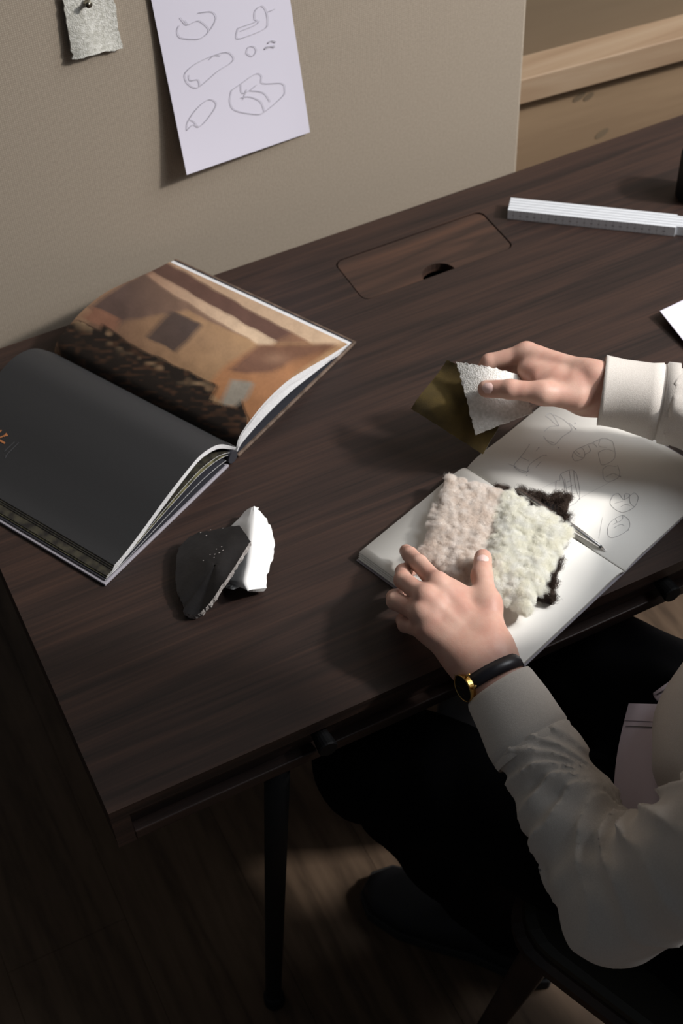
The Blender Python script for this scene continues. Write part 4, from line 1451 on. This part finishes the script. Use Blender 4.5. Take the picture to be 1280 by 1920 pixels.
# fingernails
def nail(c, axis, nrmv, w, l, name='fingernail'):
    axis = nrm(axis); nrmv = nrm(nrmv - axis * (nrmv @ axis)); s = np.cross(axis, nrmv)
    V, F = [], []
    nu, nv = 9, 9
    for i in range(nu):
        for k in range(nv):
            a = (i / (nu - 1) * 2 - 1); b = (k / (nv - 1) * 2 - 1)
            wr_ = w * (1 - 0.28 * max(0, b) ** 3) * (1 - 0.12 * max(0, -b) ** 3)
            le = l * (1 - 0.18 * a * a)
            V.append(c + s * a * wr_ + axis * b * le - nrmv * (0.0026 * a * a + 0.0012 * b * b))
    for i in range(nu - 1):
        for k in range(nv - 1):
            q = i * nv + k
            F.append((q, q + nv, q + nv + 1, q + 1))
    return obj(name, V, F, M['nail'], person, smooth=True)


def on_skin(Hd, c, n_):
    """walk from c along n_ to the skin"""
    n_ = nrm(n_); t = 0.0
    for _ in range(60):
        v = float(Hd((c + n_ * t)[None])[0])
        if v > -1e-5: break
        t += max(-v, 2e-5)
    return c + n_ * t


toc = nrm(CAM - lt[3])
n_ = nrm(toc + np.array([0, 0, 0.25]))
ta = nrm(lt[3] - lt[2])
c = on_skin(left_hand, lt[3] - ta * 0.0005, n_)
nail(c + n_ * 0.0012, ta - 0.25 * n_, n_, 0.0064, 0.0074)
ta = nrm(rt[3] - rt[2]); n_ = nrm(nrm(CAM - rt[3]) + 0.35 * RC[1] * -1 * -1)
n_ = nrm(nrm(CAM - rt[3]) - RC[1] * 0.10)
c = on_skin(right_hand, rt[3] - ta * 0.0005, n_)
nail(c + n_ * 0.0012, ta - 0.1 * n_, n_, 0.0062, 0.0074)

# hair cap
def hair_sdf(p):
    d = ellip(p, HEAD - fdir * 0.010 + hz_ * 0.014, HAX, np.array([0.084, 0.098, 0.108]))
    q = (p - HEAD) @ HAX.T
    cut = np.maximum(q[..., 1] - 0.050 - 0.25 * np.clip(q[..., 2], 0, 0.1), -q[..., 2] - 0.045 + 0.6 * np.maximum(q[..., 1], 0))
    return smax(d, cut, 0.02) + 0.004 * np.sin(q[..., 0] * 160 + 3 * np.sin(q[..., 1] * 60)) * 0.5
V, F = surface(hair_sdf, HEAD - 0.14, HEAD + 0.14, 0.006)
obj('hair', V, F, M['hair'], person, smooth=True)

# ---- sweatshirt
def sleeve_fn(S_, E_, W_, r, fold_amp, cuff_at, seed, dirs, crease, freq):
    """r: shoulder, elbow, end radius; folds gather inside the elbow and run around the arm"""
    ax1, ax2 = nrm(S_ - E_), nrm(W_ - E_)
    bis = nrm(ax1 + ax2)
    L1, L2 = np.linalg.norm(S_ - E_), np.linalg.norm(W_ - E_)
    end = E_ + ax2 * (L2 - cuff_at)
    u_, v_, _ = frame_of(ax2)

    def fn(p):
        d = rcone(p, E_, end, r[1], r[2])
        d = smin(d, rcone(p, S_, E_, r[0], r[1]), 0.03)
        q = p - E_
        t1 = q @ ax1; t2 = q @ ax2
        inner = (q @ bis)
        n1 = vnoise(p / 0.06 + 3, seed); n2 = vnoise(p / 0.03 + 9, seed + 2); n3 = vnoise(p / 0.045 + 5, seed + 7)
        # folds fan out from the inside of the elbow
        w = p - crease
        e1 = nrm(E_ - crease)
        nv_ = nrm(np.cross(ax1, ax2))
        e2 = np.cross(nv_, e1)
        a1, a2 = w @ e1, w @ e2
        rad_ = np.sqrt(a1 ** 2 + a2 ** 2) + 1e-6
        phi = np.arctan2(a2, a1)
        fan = 1 - 2 * np.abs(np.sin(phi * freq + 1.3 * n1 + 0.5 * n3)) ** 0.8
        env = np.clip(rad_ / 0.05, 0.15, 1) * np.exp(-(rad_ / 0.17) ** 2) * np.clip((a1 + 0.06) / 0.06, 0, 1) * (0.75 + 0.5 * n3)
        # cross folds down the forearm
        side = q @ dirs
        cross = np.sin((t2 + 0.55 * side) / 0.0070 + 3.0 * n1)
        envc = np.exp(-((t2 - 0.10) / 0.065) ** 2) * (0.5 + 0.5 * n3)
        env2 = np.exp(-((t2 - (L2 - cuff_at)) / 0.022) ** 2)
        disp = fold_amp * fan * env + fold_amp * 0.55 * cross * envc + fold_amp * 0.5 * np.abs(np.sin(side / 0.012 + 2 * n1)) * env2 + 0.0022 * n2 + 0.003 * n1
        d = d - disp
        d = np.maximum(d, (p - end) @ ax2 - 0.004)
        d = np.maximum(d, (p - S_) @ ax1 - 0.02)
        return d * 0.8
    return fn


lax = nrm(LW - LE); rax_ = nrm(RW - RE)
shirt_c = None


def torso_sdf(p):
    d = rcone(p, HIP + [0.0, 0.02, 0.125], CH + [0, 0, 0], 0.162, 0.165)
    d = smin(d, rcone(p, LS + [0.01, 0.0, 0.0], RS, 0.074, 0.074), 0.06)
    d = smin(d, rcone(p, CH + [0, 0.01, 0.06], CH + [-0.005, 0.03, 0.125], 0.08, 0.066), 0.04)
    n1 = vnoise(p / 0.08, 61); n2 = vnoise(p / np.array([0.05, 0.05, 0.12]), 62)
    d = d - 0.006 * n1 - 0.005 * np.sin(p[..., 2] / 0.02 + 3 * n2) * np.exp(-((p[..., 2] - 0.72) / 0.08) ** 2)
    d = np.maximum(d, 0.648 - p[..., 2])
    d = np.maximum(d, p[..., 2] - 1.105)
    return d * 0.8


lo, hi = bounds(LS, RS, HIP, pad=0.24)
lo[2], hi[2] = 0.62, 1.13
V, F = surface(torso_sdf, lo, hi, 0.0085)
sweat = obj('sweatshirt', V, F, M['jersey'], person, smooth=True)
limg = -RC[0]
lsl = sleeve_fn(LS, LE, LW, (0.074, 0.059, 0.042), 0.0078, 0.098, 71, nrm(RC[0]), PA(1222, 1508, LE[2] + 0.03), 8.5)
lo, hi = bounds(LS, LE, LW, pad=0.095)
V, F = surface(lsl, lo, hi, 0.0036)
obj('sleeve', V, F, M['jersey'], sweat, smooth=True)
rsl = sleeve_fn(RS, RE, RW, (0.076, 0.062, 0.045), 0.0055, 0.086, 75, nrm(RC[1]), RE + 0.08 * nrm(nrm(RS - RE) + nrm(RW - RE)), 5.0)
lo, hi = bounds(RS, RE, RW, pad=0.095)
V, F = surface(rsl, lo, hi, 0.0042)
obj('sleeve', V, F, M['jersey'], sweat, smooth=True)


def cuff(W_, ax, side, prof, seed, tilt):
    """double-layer knitted cuff: prof = (distance from wrist, half width, half depth); open at the wrist"""
    side = nrm(side - ax * (side @ ax)); up = np.cross(ax, side)
    n = 72
    th = np.linspace(0, 2 * math.pi, n, endpoint=False)
    rings = []
    s0 = prof[0]
    prof_in = [(s0[0] + 0.030, s0[1] - 0.0045, s0[2] - 0.0045), (s0[0] + 0.004, s0[1] - 0.0040, s0[2] - 0.0040), (s0[0] - 0.0003, s0[1] - 0.0020, s0[2] - 0.0020)]
    for k, (t, a, b) in enumerate(prof_in + list(prof)):
        w = 0.0014 * vnoise(np.stack([np.cos(th) * 1.3, np.sin(th) * 1.3, np.full(n, t / 0.02)], 1), seed) * (k > 2)
        c = W_ - ax * 0 + (-ax) * 0
        rings.append(W_ - ax * t + (a + w)[:, None] * np.cos(th)[:, None] * side + (b + w)[:, None] * np.sin(th)[:, None] * up - ax * (tilt * np.cos(th))[:, None] * (1 if k > 1 else 1))
    return loft(rings, False)


lcs = nrm(RC[0] * 0.9 + RC[1] * -0.35)
V, F = cuff(LW, lax, lcs, [(0.030, 0.0372, 0.0330), (0.034, 0.0385, 0.0345), (0.060, 0.0415, 0.0385), (0.085, 0.0440, 0.0415), (0.0935, 0.0440, 0.0415), (0.0950, 0.0428, 0.0405), (0.0965, 0.0428, 0.0405), (0.0985, 0.0442, 0.0420), (0.104, 0.043, 0.041)], 81, -0.002)
obj('cuff', V, F, M['jersey'], sweat, smooth=True)
rcs = nrm(RC[1])
V, F = cuff(RW, rax_, rcs, [(0.006, 0.0405, 0.0400), (0.010, 0.0400, 0.0390), (0.030, 0.0395, 0.0385), (0.060, 0.0430, 0.0415), (0.0715, 0.0455, 0.0435), (0.0725, 0.0440, 0.0420), (0.0755, 0.0440, 0.0420), (0.0768, 0.0475, 0.0455), (0.090, 0.048, 0.046)], 83, 0.003)
obj('cuff', V, F, M['jersey'], sweat, smooth=True)


# ---- trousers
def trouser_sdf(p):
    d = rcone(p, LH, RH, 0.104, 0.104)
    d = smin(d, rcone(p, HIP + [0, 0, 0.02], HIP + [0, 0, 0.10], 0.124, 0.120), 0.05)
    for H_, K_, A_ in ((LH, LK, LA), (RH, RK, RA)):
        l = rcone(p, H_, K_, 0.104, 0.070)
        l = smin(l, rcone(p, K_, A_ + [0, 0, 0.02], 0.068, 0.058), 0.02)
        d = smin(d, l, 0.07)
    d = d - 0.005 * vnoise(p / 0.06, 91) - 0.003 * np.sin(p[..., 0] / 0.012 + 4 * vnoise(p / 0.1, 93))
    d = np.maximum(d, 0.085 - p[..., 2])
    d = np.maximum(d, p[..., 2] - (D - 0.0745) + 6 * np.minimum(p[..., 1] + 0.03, 0) * (p[..., 1] < -0.03))
    d = np.maximum(d, p[..., 2] - 0.685)
    return d * 0.8


lo, hi = bounds(LH, RH, LK, RK, LA, RA, pad=0.16)
lo[2] = 0.06; hi[2] = 0.72
V, F = surface(trouser_sdf, lo, hi, 0.0095)
obj('trousers', V, F, M['trouser'], person, smooth=True)


# ---- lilac shirt tails over the lap
def tail(px4, z4, name='shirt_tail'):
    n = 21
    g = np.empty((n, n, 3))
    for i in range(n):
        for k in range(n):
            u, v = i / (n - 1), k / (n - 1)
            w = [(1 - u) * (1 - v), u * (1 - v), u * v, (1 - u) * v]
            px = sum(a * c[0] for a, c in zip(w, px4)); py = sum(a * c[1] for a, c in zip(w, px4)); z = sum(a * c for a, c in zip(w, z4))
            px -= 9 * math.sin(math.pi * v) * (1 - u)
            g[i, k] = PA(px, py, z + 0.010 * math.sin(math.pi * u) + 0.0025 * math.sin(u * 9 + v * 3))
    V, F, mi = slab(g, g - np.array([0, 0, 0.0014]))
    o = obj(name, V, F, [M['shirt'], M['shirt']], person, smooth=True, fmat=mi)
    hem = []
    kk = 4
    st_ = [g[i, kk] + np.array([0, 0, 0.0010]) for i in range(1, n)]
    V, F = ribbon_v(st_, 0.0011, np.array([0, 0, 1.0]))
    obj('hem_seam', V, F, M['ink'], o)
    # folded hem is doubled cloth
    hg = np.stack([g[:, k] for k in range(0, 4)], 1) + np.array([0, 0, 0.0012])
    V, F, mi = slab(hg, hg - np.array([0, 0, 0.0010]))
    obj('hem', V, F, [M['shirt'], M['shirt']], o, smooth=True, fmat=mi)
    return o


tail([(1178, 1320), (1262, 1322), (1285, 1545), (1150, 1530)], [0.672, 0.676, 0.70, 0.665])
tail([(1224, 1300), (1300, 1246), (1330, 1330), (1262, 1330)], [0.668, 0.672, 0.70, 0.676])

# ---- shoes
def shoe(heel, dirv, L=0.295):
    s_ = np.cross([0, 0, 1.0], dirv)
    secs = [(0.0, 0.026, 0.050), (0.05, 0.034, 0.075), (0.22, 0.037, 0.098), (0.38, 0.036, 0.095), (0.55, 0.044, 0.072), (0.75, 0.050, 0.056), (0.92, 0.040, 0.046), (1.0, 0.016, 0.034)]
    th = np.linspace(0, math.pi, 15)
    up_r, so_r = [], []
    for t, w, h in secs:
        c = heel + dirv * (t * L)
        arc = [c + s_ * (w * math.cos(a)) + np.array([0, 0, 0.020 + (h - 0.020) * math.sin(a) ** 0.75]) for a in th]
        up_r.append(np.array(arc))
        so_r.append(np.array([c + dirv * 0.004 * (t - .5) * 2 + s_ * (w + 0.004) * q + np.array([0, 0, z]) for q, z in ((1, 0.001), (1, 0.024), (-1, 0.024), (-1, 0.001))]))
    o = obj('shoe', *loft(up_r), M['shoe'], person, smooth=True)
    obj('sole', *loft(so_r), M['sole'], o, bevel=0.002)
    c = heel + dirv * (0.36 * L)
    V, F = tube_v([c + dirv * 0.01 * k + s_ * 0.03 * q + np.array([0, 0, 0.094 - 0.010 * k]) for k, q in ((0, -1), (0, 1), (1.4, -1), (1.4, 1), (2.8, -1), (2.8, 1))], 0.002, 8)
    obj('laces', V, F, M['sole'], o)


shoe(np.array([sh_h[0], sh_h[1], 0.0]) - sdir * 0.0, sdir)
shoe(np.array([RA[0], RA[1], 0.0]) - rdirs * 0.07, rdirs)

# ================================================================== WRISTWATCH
wax = nrm(LE - LW)
wc = LW + wax * 0.017
nc = nrm(-RC[0] * 0.86 - RC[2] * 0.42 + RC[1] * 0.30); nc = nrm(nc - wax * (nc @ wax)); tc_ = np.cross(wax, nc)
watch = empty('wristwatch', wc, 'gold-rimmed wristwatch with black dial and leather strap at the cuff', 'watch')
side = nrm(lm[0] - lm[3]); side = nrm(side - wax * (side @ wax)); upw = np.cross(wax, side)
th = np.linspace(0, 2 * math.pi, 64, endpoint=False)
rings = []
A_, B_ = 0.0325, 0.0245
for dx, dr in ((-0.0075, 0.0), (-0.0075, 0.0022), (0.0, 0.0030), (0.0075, 0.0022), (0.0075, 0.0), (-0.0075, 0.0)):
    rings.append(wc + wax * dx + ((A_ + dr) * np.cos(th))[:, None] * side + ((B_ + dr) * np.sin(th))[:, None] * upw)
obj('strap', *loft(rings, False), M['strap'], watch, smooth=True)
ca_, sa_ = nc @ side, nc @ upw
rad = 1 / math.sqrt((ca_ / (A_ + 0.002)) ** 2 + (sa_ / (B_ + 0.002)) ** 2)
k0 = wc + nc * rad
CR = 0.0150


def disc(z0, z1, r0, r1, n=40):
    th = np.linspace(0, 2 * math.pi, n, endpoint=False)
    return loft([k0 + nc * z + (r * np.cos(th))[:, None] * wax + (r * np.sin(th))[:, None] * tc_ for z, r in ((z0, r0), (z1, r1))])


cs_ = obj('case', *disc(-0.003, 0.0030, CR * 0.94, CR * 0.98), M['gold'], watch, smooth=False)
th2 = np.linspace(0, 2 * math.pi, 48, endpoint=False)
rr2 = []
for a in np.linspace(0, 2 * math.pi, 10, endpoint=False):
    rr2.append(k0 + nc * (0.0031 + 0.0007 * math.sin(a)) + ((CR - 0.0006 + 0.0007 * math.cos(a)) * np.cos(th2))[:, None] * wax + ((CR - 0.0006 + 0.0007 * math.cos(a)) * np.sin(th2))[:, None] * tc_)
rr2.append(rr2[0])
obj('bezel', *loft(rr2, False), M['gold'], watch, smooth=True)
dl = obj('dial', *disc(0.0029, 0.0034, CR * 0.95, CR * 0.95), M['dial'], watch)
for ang, ln in ((0.6, 0.008), (2.3, 0.011)):
    dv_ = wax * math.cos(ang) + tc_ * math.sin(ang)
    V, F = ribbon_v([k0 + nc * 0.0037 - dv_ * 0.002, k0 + nc * 0.0037 + dv_ * ln], 0.0006, nc)
    obj('watch_hand', V, F, M['gold'], dl)
V, F = tube_v([k0 + nc * 0.0018 - wax * (CR - 0.0005), k0 + nc * 0.0018 - wax * (CR + 0.003)], 0.0019, 14)
obj('crown', V, F, M['gold'], watch)
for s_ in (-1, 1):
    for e_ in (-1, 1):
        lc = k0 + tc_ * s_ * (CR - 0.001) + wax * e_ * 0.0068 + nc * 0.0005
        V, F = tube_v([lc, lc + tc_ * s_ * 0.003 - nc * 0.001, lc + tc_ * s_ * 0.0045 - nc * 0.003], [0.0016, 0.0014, 0.0008], 10)
        obj('lug', V, F, M['gold'], watch, smooth=True)

# ================================================================== CHAIR
c0, c1 = PA(940, 1722, ZS), PA(1080, 1829, ZS)
cd = nrm((c1 - c0) * [1, 1, 0])                  # along the seat's left side, towards its back
cr = np.array([-cd[1], cd[0], 0])
if cr[0] < 0: cr = -cr
fl = PA(928, 1695, ZS) - cr * 0.022 + cd * 0.006
chair = empty('chair', (*(fl + cd * 0.2 + cr * 0.22)[:2], 0.0), 'dark wooden chair with a dark leather seat under the person', 'chair')
CW, CDp = 0.44, 0.43


def seat_outline(inset, r=0.07):
    pts = rrect(inset, CW - inset, inset, CDp - inset, r)
    return [fl + cr * x + cd * y for x, y in pts]


def slab_out(name, inset, z0, z1, m, parent, bulge=0.0):
    rings = []
    for i_, z in ((inset + 0.004, z0), (inset, z0 + 0.004), (inset, z1 - 0.006), (inset + 0.008, z1 - 0.001), (inset + 0.05, z1 + bulge)):
        rings.append(np.array([np.array([q[0], q[1], z]) for q in seat_outline(i_)]))
    return obj(name, *loft(rings), m, parent, smooth=False)


slab_out('seat_frame', 0.0, ZS - 0.034, ZS - 0.008, M['chairwood'], chair)
slab_out('seat_pad', 0.010, ZS - 0.010, ZS + 0.012, M['chairpad'], chair, 0.006)
for x, y, ox, oy in ((0.05, 0.06, -0.055, -0.075), (CW - 0.05, 0.06, 0.055, -0.075), (0.05, CDp - 0.04, -0.03, 0.07), (CW - 0.05, CDp - 0.04, 0.03, 0.07)):
    a = fl + cr * x + cd * y; b = fl + cr * (x + ox) + cd * (y + oy)
    p0, p1 = np.array([a[0], a[1], ZS - 0.03]), np.array([b[0], b[1], 0.0])
    V, F = [], []
    rings = []
    for t, w in ((0, 0.021), (0.3, 0.019), (1, 0.012)):
        c = p0 + (p1 - p0) * t
        rings.append(np.array([c + cr * w * q * (0.8) + cd * w * r_ for q, r_ in ((-1, -1), (1, -1), (1, 1), (-1, 1))]))
    obj('leg', *loft(rings[::-1]), M['chairwood'], chair, bevel=0.004)
for x in (0.05, CW - 0.05):
    a = fl + cr * x + cd * (CDp - 0.03)
    p0, p1 = np.array([a[0], a[1], ZS - 0.02]), np.array([*(a + cd * 0.10)[:2], 0.80])
    V, F = tube_v([p0, (p0 + p1) / 2 + cd * -0.006, p1], [0.016, 0.014, 0.012], 12)
    obj('back_post', V, F, M['chairwood'], chair, smooth=True)
rings = []
for t in np.linspace(0, 1, 9):
    a = fl + cr * (0.02 + t * (CW - 0.04)) + cd * (CDp + 0.055 + 0.05 * math.sin(math.pi * t))
    rings.append(np.array([np.array([a[0], a[1], 0.0]) + cd * q + np.array([0, 0, z]) for q, z in ((-0.008, 0.66), (0.008, 0.66), (0.024, 0.80), (0.008, 0.80))]))
obj('backrest', *loft(rings), M['chairwood'], chair, bevel=0.003)
